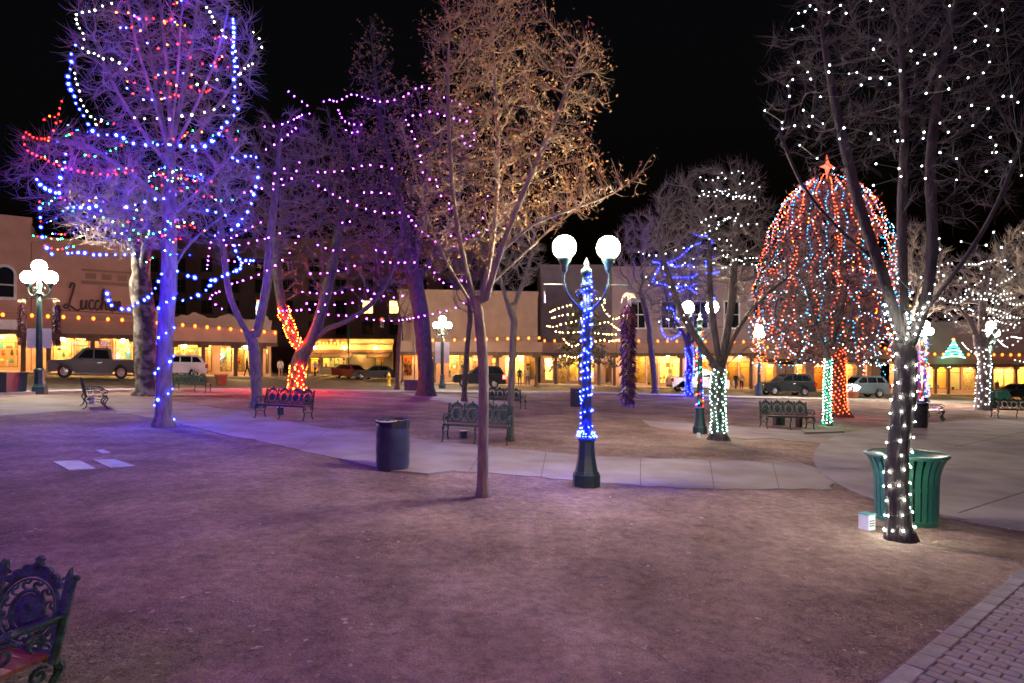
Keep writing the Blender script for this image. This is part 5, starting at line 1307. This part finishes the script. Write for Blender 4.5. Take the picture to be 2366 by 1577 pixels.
small_box('dark slim box under the teal bench, close by its other arm', (1793, 982), .16, .40, M['steel'])
small_box('dark slim box under the middle of the teal bench', (1806, 982), .16, .40, M['steel'])
small_box('dark slim box under the teal bench, near the green spiral stem', (1846, 986), .16, .40, M['steel'])
small_box('tiny stake box at the foot of the red wound lamp', (1614, 1011), .07, .14, M['white_box'])

# ------------------------------------------------------------------ bins and barrels
def make_barrel(label, b, h, rr, mat, group='rubbish drums'):
    g_ = G(*b); r = thing('rubbish_drum', label, 'rubbish bin', g_, 0, group)
    pr = [(rr * .93, -.02), (rr * .95, .02)]
    for t in (.12, .33, .36, .64, .67, .9): pr.append((rr * (1.03 if t in (.36, .67) else 1.0), h * t))
    pr += [(rr * .97, h * .97)]
    MB().lathe(pr, 26).build('body', mat, r, smooth=True)
    MB().lathe([(rr * .97, h * .965), (rr * 1.03, h * .97), (rr * 1.03, h), (rr * .96, h), (rr * .93, h * .97)], 26, closed=True).build('rim', mat, r, smooth=True)
    rg = random.Random(3); m = MB(); n = 26; vs = []; fs = []
    for j, (q, z) in enumerate(((1.045, -.05), (1.06, .012), (.95, .02), (.9, -.08), (.7, -.28), (0.01, -.34))):
        for k in range(n):
            a = 6.283 * k / n; w_ = rg.uniform(-.012, .012); vs.append(((rr * q + w_ * (j < 3)) * math.cos(a), (rr * q + w_ * (j < 3)) * math.sin(a), h + z + rg.uniform(-.02, .01) * (j != 5) - (.05 * (j == 0) * (1 + math.cos(a)))))
    for j in range(5):
        for k in range(n): l = (k + 1) % n; fs.append((j * n + k, j * n + l, (j + 1) * n + l, (j + 1) * n + k))
    m.add(vs, fs).build('liner_bag', M['liner'], r)
    a0, a1 = -2.7, -1.15
    MB().tube([(rr * 1.06 * math.cos(a0 + (a1 - a0) * i / 12), rr * 1.06 * math.sin(a0 + (a1 - a0) * i / 12), h + .008 - .02 * math.sin(math.pi * i / 12)) for i in range(13)], .011, 5).build('bag_edge', M['bagwhite'], r)
    return r
make_barrel('blue black rubbish drum with a liner bag on the path by the leafy tree', (908, 1084), .88, .29, M['barrel'])
make_barrel('small dark rubbish drum across the lawn beyond the blue wrapped lamp', (1331, 939), .92, .30, M['barrel'])
make_barrel('dark rubbish drum beside the end on bench at the round plaza', (2117, 988), .95, .36, M['steel'])
def slatted_bin(label, b):
    g_ = G(*b); r = thing('slatted_bin', label, 'rubbish bin', g_, 0)
    rb, rt, h, n = .36, .40, .88, 28
    def rad(t): return rb + .015 * t + (.085 * max(0, (t - .62) / .38) ** 1.8)
    sl = MB(); K = 7
    vs = []; fs = []; hw = .030
    for i in range(K + 1):
        t = i / K; q = rad(t); z = .05 + (h - .07) * t
        for (w_, d_) in ((-hw, 0), (hw, 0), (hw, -.012), (-hw, -.012)): vs.append((q + d_, w_ * (1 + .12 * t), z))
    for i in range(K):
        for k in range(4): l = (k + 1) % 4; fs.append((i * 4 + k, i * 4 + l, i * 4 + 4 + l, i * 4 + 4 + k))
    fs += [(3, 2, 1, 0), (K * 4, K * 4 + 1, K * 4 + 2, K * 4 + 3)]
    o = sl.add(vs, fs).build('slat', M['bin_green'], r); me = o.data
    for i in range(1, n):
        c = bpy.data.objects.new('slat', me); COL.objects.link(c); c.parent = r; c.rotation_euler = (0, 0, 2 * math.pi * i / n)
    q = rad(1)
    MB().lathe([(q - .03, h - .04), (q + .012, h - .035), (q + .03, h - .012), (q + .02, h + .012), (q - .02, h + .012)], 40, closed=True).build('rim', M['bin_green'], r, smooth=True)
    MB().lathe([(rb - .03, .0), (rb + .012, .0), (rb + .012, .055), (rb - .03, .055)], 36, closed=True).build('base_ring', M['bin_green'], r)
    MB().lathe([(rad(.5) - .035, .43), (rad(.5) - .014, .43), (rad(.5) - .014, .475), (rad(.5) - .035, .475)], 36, closed=True).build('band', M['bin_green'], r)
    MB().lathe([(rb - .05, .06), (rb - .05, h - .08), (rb - .07, h - .08), (rb - .07, .09)], 30).build('liner_can', M['liner'], r, smooth=True)
    MB().lathe([(q - .02, h + .002), (q - .06, h + .0), (.19, h - .035), (.17, h - .06), (.165, h - .06), (.185, h - .045)], 36, closed=True).build('lid', M['bin_green'], r, smooth=True)
    return r
slatted_bin('green slatted steel bin with a flared rim behind the dark white bulb tree', (2093, 1201))
# planters, box, hydrant
def crate(name, label, b, w, d, h, mat, rz=0, cat='planter', plant=False, group=None):
    g_ = G(*b); r = thing(name, label, cat, g_, R(rz), group)
    MB().box((0, 0, h / 2 - .05), (w, d, h + .1), taper=1.06).build('body', mat, r)
    MB().bb((-w * .56, -d * .56, h), (w * .56, d * .56, h + .05)).build('rim', mat, r)
    if plant:
        rng_ = np.random.default_rng(3); v, f = leaf_arrays(np.array([[rng_.normal(0, w * .25), rng_.normal(0, d * .25), h + abs(rng_.normal(0, .2))] for _ in range(300)]), .07, rng_)
        raw_mesh('foliage', v, f, M['needle'], r, (0, 0, 0), 'stuff')
    return r
crate('planter_box', 'dark square planter box by the path before the corner building', (10, 910), 1.0, 1.0, .85, M['barrel'])
crate('low_box', 'dark low metal box beside the tall dark trunk', (953, 905), .95, .6, .75, M['steel'], 0, 'box')
crate('green_planter', 'green rectangular planter at the street edge by the bright store', (2312, 924), 1.0, .7, .75, M['bin_green'], 0, 'planter', True)
crate('news_box', 'small dark post box at the kerb near the dark SUV', (1753, 916), .45, .45, .85, M['barrel'], 0, 'box')
g_ = G(511, 890); r = thing('flower_pot', 'large terracotta pot on the pavement edge near the Y forked tree', 'pot', g_)
MB().lathe([(.26, 0), (.38, .62), (.42, .63), (.43, .74), (.37, .74), (.33, .6), (0.01, .58)], 18).build('body', M['terracotta'], r, smooth=True)
g_ = G(898, 892); r = thing('fire_hydrant', 'yellow fire hydrant at the side street corner', 'hydrant', g_)
MB().lathe([(.22, 0), (.22, .08), (.15, .1), (.14, .75), (.19, .78), (.19, .86), (.15, .9), (.10, 1.02), (.03, 1.08), (.03, 1.14), (.005, 1.15)], 14).build('barrel', M['hydrant'], r, smooth=True)
for s in (-1, 1): MB().tube([(s * .1, 0, .6), (s * .24, 0, .6)], .075, 10).build('nozzle', M['hydrant'], r)
# poles, signal and lit ornaments by the side street
def pole(name, label, px, top, Yd, rad_, mat, cat='pole'):
    x = (px - CX) / F * Yd; g_ = Vector((x, Yd, gz(x))); z = at(px, top, Yd).z - g_.z
    r = thing(name, label, cat, g_)
    MB().lathe([(rad_ * 1.8, -.1), (rad_ * 1.8, .3), (rad_ * 1.1, .36), (rad_ * .8, z)], 10).build('shaft', mat, r, smooth=True)
    MB().lathe([(rad_ * 1.1, z), (rad_ * 1.4, z + .06), (.01, z + .16)], 10).build('cap', mat, r)
    return r, g_, z
r, g_, z = pole('signal_mast', 'signal mast with a red light at the side street corner', 930, 738, 58, .08, M['steel'], 'traffic light')
MB().tube([(0, 0, z - .1), (-1.9, 0, z + .15)], .05, 6).build('mast_arm', M['steel'], r)
sgn = MB().bb((-2.12, -.15, z - .75), (-1.8, .12, z + .22)).build('signal_housing', M['steel'], r)
MB().sphere((-1.96, -.16, z - .02), .13, 12, 8).build('red_lens', M['redneon'], sgn)
r, g_, z = pole('sign_pole', 'pale green pole in front of the restaurant awning', 805, 742, 66, .09, M['bin_green'])
for px, y0, y1, Yd, lab in ((597, 692, 742, 57, 'vertical striped light ornament above the low shop row'), (963, 738, 772, 57, 'vertical red, teal and white striped light ornament at the side street corner')):
    x = (px - CX) / F * Yd; g_ = Vector((x, Yd, gz(x))); r = thing('light_ornament', lab, 'ornament', g_, 0, 'striped light ornaments')
    z0, z1 = at(px, y1, Yd).z - g_.z, at(px, y0, Yd).z - g_.z
    MB().tube([(-.25, .1, -.1), (-.25, .1, z1 + .2)], .05, 8).build('pole', M['steel'], r)
    n = 9
    for i in range(n):
        a, b = z0 + (z1 - z0) * i / n, z0 + (z1 - z0) * (i + .72) / n; w_ = .22 * (1 if n // 4 < i < n - 2 else .7)
        MB().tube([(-w_, 0, a), (w_, -.02, (a + b) / 2 + .05), (w_ * .8, 0, b), (-w_ * .9, -.03, b - .02)], .035, 5).build('light_band', emat('ornament_' + ('red', 'white', 'blue', 'teal')[i % 4], ((1, .12, .05), (1, .9, .8), (.1, .3, 1), (.1, .8, .7))[i % 4], 1.6), r)
# green lit tree ornament on the store roof
g_ = at(2203, 826, 65.2); r = thing('rooftop_tree_ornament', 'green glowing tree shaped ornament on the bright store roof', 'ornament', g_)
gm = emat('ornament_green', (.02, 1, .35), 1.3); gt = emat('ornament_mint', (.2, 1, .75), 1.6)
for i, (w_, z) in enumerate(((1.25, 0), (1.05, .32), (.85, .64), (.62, .96), (.4, 1.26), (.2, 1.52))):
    MB().tube([(-w_, 0, z), (-w_ * .4, -.1, z + .16), (w_ * .4, -.1, z + .16), (w_, 0, z)], .06, 6).build('light_tube', gm if i % 2 else gt, r)
MB().tube([(0, .05, 0), (0, .05, 1.9)], .04, 6).build('stake', M['steel'], r); MB().sphere((0, 0, 1.95), .14, 10, 8).build('top_light', emat('ornament_top', (1, .2, .05), 1.5), r)
# small lit ornament near the dome tree
g_ = G(1968, 922); r = thing('lit_basket', 'low round planter ringed with small white lights behind the dome trunk', 'planter', g_)
MB().lathe([(.42, -.05), (.5, .6), (.54, .62), (.54, .7), (.46, .7), (.42, .55), (0.01, .5)], 16).build('bowl', M['terracotta'], r, smooth=True)
rg = random.Random(4)
for i in range(22):
    a = i * 2.4; o = bpy.data.objects.new('bulb', bulb_mesh('white')); COL.objects.link(o); o.parent = r; q = rg.uniform(.3, .6)
    o.location = (q * math.cos(a), q * math.sin(a), .75 + rg.uniform(-.1, .45)); o.scale = (.045,) * 3
m = MB()
for i in range(24):
    a = rg.uniform(0, 6.283); m.tube([(0, 0, .5), (.3 * math.cos(a), .3 * math.sin(a), .95), (.5 * math.cos(a), .5 * math.sin(a), rg.uniform(.9, 1.4))], [.02, .015, .006], 4)
m.build('stems', M['twig'], r)['kind'] = 'stuff'

# ------------------------------------------------------------------ vehicles (front toward local -x)
def car(name, label, kind, g_, rz, paint, brake=False, cat='car'):
    r = thing(name, label, cat, g_, 0, 'vehicles by the kerb'); place(r, g_, rz)
    if kind == 'pickup': L, W_, wb, wr = 5.5, 1.95, (-1.75, 1.68), .40
    elif kind == 'suv': L, W_, wb, wr = 4.75, 1.86, (-1.42, 1.36), .36
    else: L, W_, wb, wr = 4.5, 1.78, (-1.38, 1.32), .32
    hl = L / 2; gc = .24 if kind == 'car' else .30
    if kind == 'pickup': top = [(-hl, .62), (-hl + .03, .92), (-hl + .12, 1.02), (-1.1, 1.12), (1.0, 1.12), (1.06, 1.10), (hl - .03, 1.12), (hl, .95), (hl, .55)]
    elif kind == 'suv': top = [(-hl, .55), (-hl + .05, .82), (-hl + .2, .95), (-1.0, 1.06), (.2, 1.10), (hl - .1, 1.12), (hl, 1.0), (hl + .02, .5)]
    else: top = [(-hl, .48), (-hl + .05, .66), (-hl + .25, .76), (-.95, .88), (.3, .92), (hl - .15, .94), (hl, .82), (hl, .45)]
    bot = []
    for c in (wb[1], wb[0]):
        bot += [(c + (wr + .07) * math.cos(a), max(gc, wr + (wr + .07) * math.sin(a))) for a in [math.pi * i / 10 for i in range(11)]]
    prof_ = top + [(hl - .08, gc + .06)] + [p for p in bot] + [(-hl + .1, gc + .04)]
    def tri_prism(poly, y, inset):
        bm = bmesh.new()
        ring = [[bm.verts.new((p[0] * k, yy, p[1] if k == 1 else p[1] - .012)) for p in poly] for yy, k in ((-y, .985), (-y + .09, 1), (y - .09, 1), (y, .985))]
        n = len(poly)
        for a, b in zip(ring, ring[1:]):
            for i in range(n): bm.faces.new((a[i], a[(i + 1) % n], b[(i + 1) % n], b[i]))
        bm.faces.new(ring[0]); bm.faces.new(ring[-1][::-1])
        bmesh.ops.triangulate(bm, faces=[f for f in bm.faces if len(f.verts) > 4]); bmesh.ops.recalc_face_normals(bm, faces=bm.faces)
        return bm
    bm = tri_prism(prof_, W_ / 2, 0)
    me = bpy.data.meshes.new('body'); bm.to_mesh(me); bm.free(); link('body', me, paint, r)
    if kind == 'pickup': gh = [(-1.40, 1.09), (-.70, 1.70), (-.50, 1.80), (.80, 1.80), (1.02, 1.72), (1.12, 1.09)]; wins = [[(-1.02, 1.17), (-.56, 1.65), (-.08, 1.69), (-.08, 1.17)], [(.0, 1.17), (.0, 1.69), (.80, 1.67), (.94, 1.17)]]
    elif kind == 'suv': gh = [(-1.05, 1.04), (-.30, 1.58), (-.05, 1.67), (1.5, 1.68), (1.85, 1.60), (2.22, 1.08)]; wins = [[(-.72, 1.13), (-.2, 1.52), (.22, 1.56), (.22, 1.14)], [(.30, 1.14), (.30, 1.56), (1.1, 1.57), (1.1, 1.15)], [(1.18, 1.15), (1.18, 1.57), (1.62, 1.53), (1.92, 1.17)]]
    else: gh = [(-1.0, .87), (-.25, 1.34), (.0, 1.42), (1.0, 1.42), (1.3, 1.36), (1.95, .93)]; wins = [[(-.62, .95), (-.15, 1.28), (.3, 1.33), (.3, .96)], [(.38, .96), (.38, 1.33), (1.05, 1.31), (1.45, .99)]]
    y0, y1 = W_ / 2 - .04, W_ / 2 - .24; z0, z1 = gh[0][1], max(p[1] for p in gh)
    def yw(z): return y0 + (y1 - y0) * (z - z0) / (z1 - z0)
    n = len(gh); vs = [(p[0], -yw(p[1]), p[1]) for p in gh] + [(p[0], yw(p[1]), p[1]) for p in gh]
    MB().add(vs, [tuple(range(n)), tuple(range(2 * n - 1, n - 1, -1))] + [(i, (i + 1) % n, (i + 1) % n + n, i + n) for i in range(n)]).build('cabin', paint, r)
    for s in (-1, 1):
        for w_ in wins:
            MB().add([(p[0], s * (yw(p[1]) + .008), p[1]) for p in w_] + [(p[0], s * (yw(p[1]) - .01), p[1]) for p in w_], [(0, 1, 2, 3), (0, 4, 5, 1), (1, 5, 6, 2), (2, 6, 7, 3), (3, 7, 4, 0)]).build('side_window', M['carglass'], r)
    def across(a, b, nm, t0=.1, t1=.9):
        p, q = Vector((a[0], a[1])), Vector((b[0], b[1])); d = (q - p).normalized(); nn = Vector((-d.y, d.x)) * .009
        if nn.y < 0: nn = -nn
        A1, B1 = p.lerp(q, t0) + nn, p.lerp(q, t1) + nn
        MB().add([(A1.x, -yw(A1.y) + .09, A1.y), (A1.x, yw(A1.y) - .09, A1.y), (B1.x, yw(B1.y) - .09, B1.y), (B1.x, -yw(B1.y) + .09, B1.y)], [(0, 1, 2, 3)]).build(nm, M['carglass'], r)
    across(gh[0], gh[1], 'windscreen'); across(gh[-2], gh[-1], 'rear_window')
    if kind == 'pickup':
        for s in (-1, 1): MB().bb((1.04, s * (W_ / 2 - .1), 1.10), (hl - .05, s * (W_ / 2 - .02), 1.15)).build('bed_rail', M['steel'], r)
        MB().bb((1.06, -W_ / 2 + .12, 1.121), (hl - .12, W_ / 2 - .12, 1.128)).build('bed_cover', M['liner'], r)
    for c in wb:
        for s in (-1, 1):
            y = s * (W_ / 2 - .12); rot = Matrix.Translation((c, y, wr)) @ Matrix.Rotation(R(90), 4, 'X')
            w = MB().lathe([(wr * .62, -.11), (wr * .95, -.115), (wr, -.08), (wr, .08), (wr * .95, .115), (wr * .62, .11)], 22, closed=True).build('tyre', M['tyre'], r, M=rot, smooth=True)
            rm = MB().lathe([(wr * .62, -.1), (wr * .6, .1), (wr * .52, .09), (wr * .52, -.09)], 20, closed=True)
            for k in range(7):
                a = 2 * math.pi * k / 7; rm.tube([(0, 0, s * -.08), (wr * .56 * math.cos(a), wr * .56 * math.sin(a), s * -.06)], .035, 5)
            rm.lathe([(.06, -.09), (.06, .09)], 10); rm.build('rim', M['rim'], w, M=rot)
    zz = top[1][1]
    for s in (-1, 1):
        MB().sphere((-hl + .08, s * (W_ / 2 - .26), zz - .06), (.10, .2, .09), 10, 6).build('headlight', M['chrome'], r)
        MB().bb((hl - (.30 if brake else .16), s * (W_ / 2 - .22), .74 if kind != 'pickup' else .78), (hl + .035, s * (W_ / 2 + .012), 1.04)).build('tail_light', M['redneon'] if brake else pmat('tail_red', (.25, .01, .01), None, rough=.2), r)
        MB().sphere((-.72, s * (W_ / 2 + .09), 1.12 if kind != 'car' else .95), (.07, .11, .08), 8, 6).build('mirror', paint, r)
        for q in ((.16, .26) if kind != 'car' else (.34,)): MB().bb((q + .05, s * (W_ / 2 + .001), .92 if kind != 'car' else .78), (q + .22, s * (W_ / 2 + .025), .95 if kind != 'car' else .81)).build('door_handle', M['chrome'], r)
        MB().bb((wb[0] + wr + .15, s * (W_ / 2 - .02), gc - .02), (wb[1] - wr - .15, s * (W_ / 2 + .03), gc + .06)).build('sill_trim', M['steel'], r)
    MB().bb((-hl - .05, -W_ / 2 + .1, .36), (-hl + .05, W_ / 2 - .1, .54)).build('front_bumper', M['steel'], r); MB().bb((hl - .05, -W_ / 2 + .1, .36), (hl + .06, W_ / 2 - .1, .54)).build('rear_bumper', M['steel'], r)
    MB().bb((-hl - .012, -.5, .62), (-hl + .03, .5, .80)).build('grille', M['liner'], r)
    r.scale = {'pickup': (.95, 1, 1.2), 'suv': (.95, 1, 1.13), 'car': (1, 1, 1.06)}[kind]
    return r
def paint(name, c): return pmat('paint_' + name, c, None, rough=.33, spec=.18)
la = math.atan2(LU.y, LU.x)
car('pickup_truck', 'silver brown pickup truck parked before the pink shop front', 'pickup', G(217, 873), la, paint('champagne', (.055, .045, .045)), cat='pickup truck')
car('parked_suv', 'white SUV parked behind the blue lit tree trunk', 'suv', G(405, 871), la, paint('white', (.62, .6, .6)))
car('black_suv', 'black SUV with glowing red brake lights on the street', 'suv', G(1106, 895), R(6), paint('black', (.006, .006, .008)), True)
car('red_car', 'dark red car turning at the side street', 'car', Vector(((815 - CX) / F * 64, 64, gz((815 - CX) / F * 64) + .02)), R(150), paint('maroon', (.16, .03, .025)))
car('parked_car', 'dark green car parked at the corner of the side street', 'car', Vector(((866 - CX) / F * 63, 63, gz((866 - CX) / F * 63) + .02)), R(12), paint('bottle', (.03, .045, .035)))
car('pickup_truck', 'white pickup truck partly hidden behind the teal wrapped trunk', 'pickup', G(1612, 906), R(180), paint('white2', (.6, .58, .62)), cat='pickup truck')
car('parked_suv', 'dark SUV parked in front of the adobe gallery', 'suv', G(1814, 913), R(2), paint('graphite', (.008, .010, .014)))
car('parked_suv', 'grey blue SUV parked behind the dome tree trunk', 'suv', G(1984, 917), R(2), paint('greyblue', (.10, .13, .15)))
car('parked_car', 'black car parked beside the green planter', 'car', G(2348, 922), R(0), paint('black2', (.015, .015, .017)))

# ------------------------------------------------------------------ people
def person(label, g_, rz, coat, legs, hair, stride=.12, h=1.72, arm=.1):
    """one skinned body in a walking or standing pose"""
    k = h / 1.72
    V = [(0, 0, .95), (0, .01, 1.15), (0, .01, 1.38), (0, 0, 1.50), (0, -.02, 1.58), (0, -.02, 1.68),
         (-.10, 0, .90), (-.11, -stride, .50), (-.11, -stride * 1.1, .09), (-.11, -stride * 1.1 - .14, .04), (.10, 0, .90), (.11, stride * .6, .50), (.11, stride * 1.5, .10), (.11, stride * 1.5 - .13, .045),
         (-.19, .01, 1.40), (-.24, arm * .6, 1.13), (-.23, -arm * .6, .90), (-.23, -arm * .8, .80), (.19, .01, 1.40), (.24, -arm * .6, 1.13), (.23, -arm * 1.8, .92), (.23, -arm * 2.2, .83)]
    Rr = [.15, .135, .16, .06, .085, .075, .10, .068, .05, .04, .10, .068, .05, .04, .065, .052, .04, .045, .065, .052, .04, .045]
    E = [(0, 1), (1, 2), (2, 3), (3, 4), (4, 5), (0, 6), (6, 7), (7, 8), (8, 9), (0, 10), (10, 11), (11, 12), (12, 13), (2, 14), (14, 15), (15, 16), (16, 17), (2, 18), (18, 19), (19, 20), (20, 21)]
    me = bpy.data.meshes.new('person'); me.from_pydata([tuple(c * k for c in v) for v in V], E, [])
    o = bpy.data.objects.new('person', me); COL.objects.link(o)
    sk = o.modifiers.new('skin', 'SKIN'); sub = o.modifiers.new('sub', 'SUBSURF'); sub.levels = 1
    for i, d in enumerate(me.skin_vertices[0].data): d.radius = (Rr[i] * k, Rr[i] * k * (.72 if i in (0, 1, 2) else 1)); d.use_root = i == 0
    dg = bpy.context.evaluated_depsgraph_get(); m2 = bpy.data.meshes.new_from_object(o.evaluated_get(dg))
    bpy.data.objects.remove(o); m2.materials.clear()
    for m in (coat, legs, M['skin'], hair): m2.materials.append(m)
    for p in m2.polygons:
        c = p.center / k
        if c.z > 1.60 or (c.z > 1.52 and c.y > 0.015): i = 3
        elif c.z > 1.46 or (c.z < .86 and abs(c.x) > .19 and c.z > .6): i = 2
        elif c.z < .92 and abs(c.x) < .19: i = 1
        else: i = 0
        p.material_index = i; p.use_smooth = True
    o = bpy.data.objects.new('person', m2); COL.objects.link(o); o.location = g_; o.rotation_euler = (0, 0, rz)
    return tag(o, label, 'person', 'people by the shops')
def cl(n, c): return pmat('cloth_' + n, c, None, rough=.9)
blk, nav, wht, pnk, tan, hr = cl('black', (.02, .02, .022)), cl('navy', (.03, .04, .08)), cl('white', (.6, .58, .55)), cl('pink', (.5, .25, .25)), cl('tan', (.4, .3, .2)), cl('hair', (.05, .03, .02))
def on_walk(px, Yd):
    x = (px - CX) / F * Yd; return Vector((x, Yd, gz(x) + .12))
for px, Yd, rz, lab, a, b_, st in ((447, 52.0, 40, 'person in dark clothes standing before the brightest window of the low shop row', blk, nav, .03), (571, 54.6, 130, 'person in a dark coat walking past the low shop row', nav, blk, .15), (648, 57.5, 200, 'person in white clothes at the end of the low shop row', wht, tan, .05),
    (728, 66, 250, 'person in a white coat before the restaurant awning', wht, blk, .12), (738, 66.5, 260, 'person in a pink jacket walking beside the white coat', pnk, wht, .12),
    (1201, 58.6, 180, 'person in dark clothes silhouetted at the bright doorway behind the black SUV', blk, blk, .04), (1219, 58.8, 160, 'person in tan jacket walking by the window next to the bright doorway', tan, nav, .14),
    (1700, 65.0, 20, 'person in dark clothes before the orange shop window', blk, nav, .06), (1713, 65.2, -20, 'person in tan standing beside the dark one at the orange window', tan, blk, .05), (2304, 64.5, 90, 'person in dark clothes before the bright store by the black car', blk, blk, .1)):
    person(lab, on_walk(px, Yd), R(rz), a, b_, hr, st)

# ------------------------------------------------------------------ ground litter
rng = np.random.default_rng(8)
def onpath(x, y):
    return False
def litter(name, label, n, size, mat, ymin, ymax, flat, seed, cat):
    rng = np.random.default_rng(seed); yy = ymin + (ymax - ymin) * rng.uniform(0, 1, n) ** 1.5; xx = rng.uniform(-.95, .92, n) * yy
    s = (e1 - e0); cl_ = .5 + .25 * np.sin(xx * 1.7 + 2.1 * np.sin(yy * .9)) + .25 * np.sin(yy * 2.3 + 1.7 * np.sin(xx * 1.3 + 1)); keep = (((xx - e0.x) * bn.x + (yy - e0.y) * bn.y) < -.02) & (rng.uniform(0, 1, n) < .15 + .85 * cl_ ** 1.5); xx, yy = xx[keep], yy[keep]; n = len(xx)
    a = rng.uniform(0, 6.283, n); s = size * rng.uniform(.5, 1.4, n); el = rng.uniform(-.1, .9, n) * flat
    d = np.stack([np.cos(a), np.sin(a), el], 1); w = np.stack([-np.sin(a), np.cos(a), rng.uniform(-.4, .4, n)], 1)
    z = np.where(xx < 0, -.037 * xx, -.025 * xx) + .003
    c = np.stack([xx, yy, z], 1); aspect = .10 if flat > .3 else .42
    V = np.stack([c - w * (s * aspect)[:, None], c + w * (s * aspect)[:, None], c + d * s[:, None] + w * (s * aspect * .4)[:, None], c + d * s[:, None] - w * (s * aspect * .4)[:, None]], 1)
    V[:, :, 2] = np.maximum(V[:, :, 2], z[:, None] + .002); q = np.arange(n)[:, None] * 4
    o = raw_mesh(name, V.reshape(-1, 3), np.concatenate([q, q + 1, q + 2, q + 3], 1).tolist(), mat, None, (0, 0, 0))
    return tag(o, label, cat, kind='stuff')
litter('dry_grass', 'short flattened dry grass over the bare soil', 120000, .034, pmat('dry_grass', (.21, .155, .12), (.34, .27, .205), 1.3, .9), 2.4, 11.5, .5, 1, 'grass')
litter('leaf_litter', 'scattered dry leaves and straw on the soil', 2600, .036, pmat('litter', (.12, .07, .045), (.5, .41, .33), 3, .8), 2.4, 16, .2, 2, 'leaves')
# a fallen twig
g_ = G(1385, 1340); o = MB().tube([(-.12, .05, .012), (0, 0, .03), (.07, -.03, .05), (.1, -.06, .015)], [.004, .006, .006, .004], 5).tube([(0, 0, .03), (.02, .06, .03)], [.005, .002], 4).build('fallen_twig', M['twig']); o.location = g_
tag(o, 'short crooked twig lying on the bare soil', 'twig')
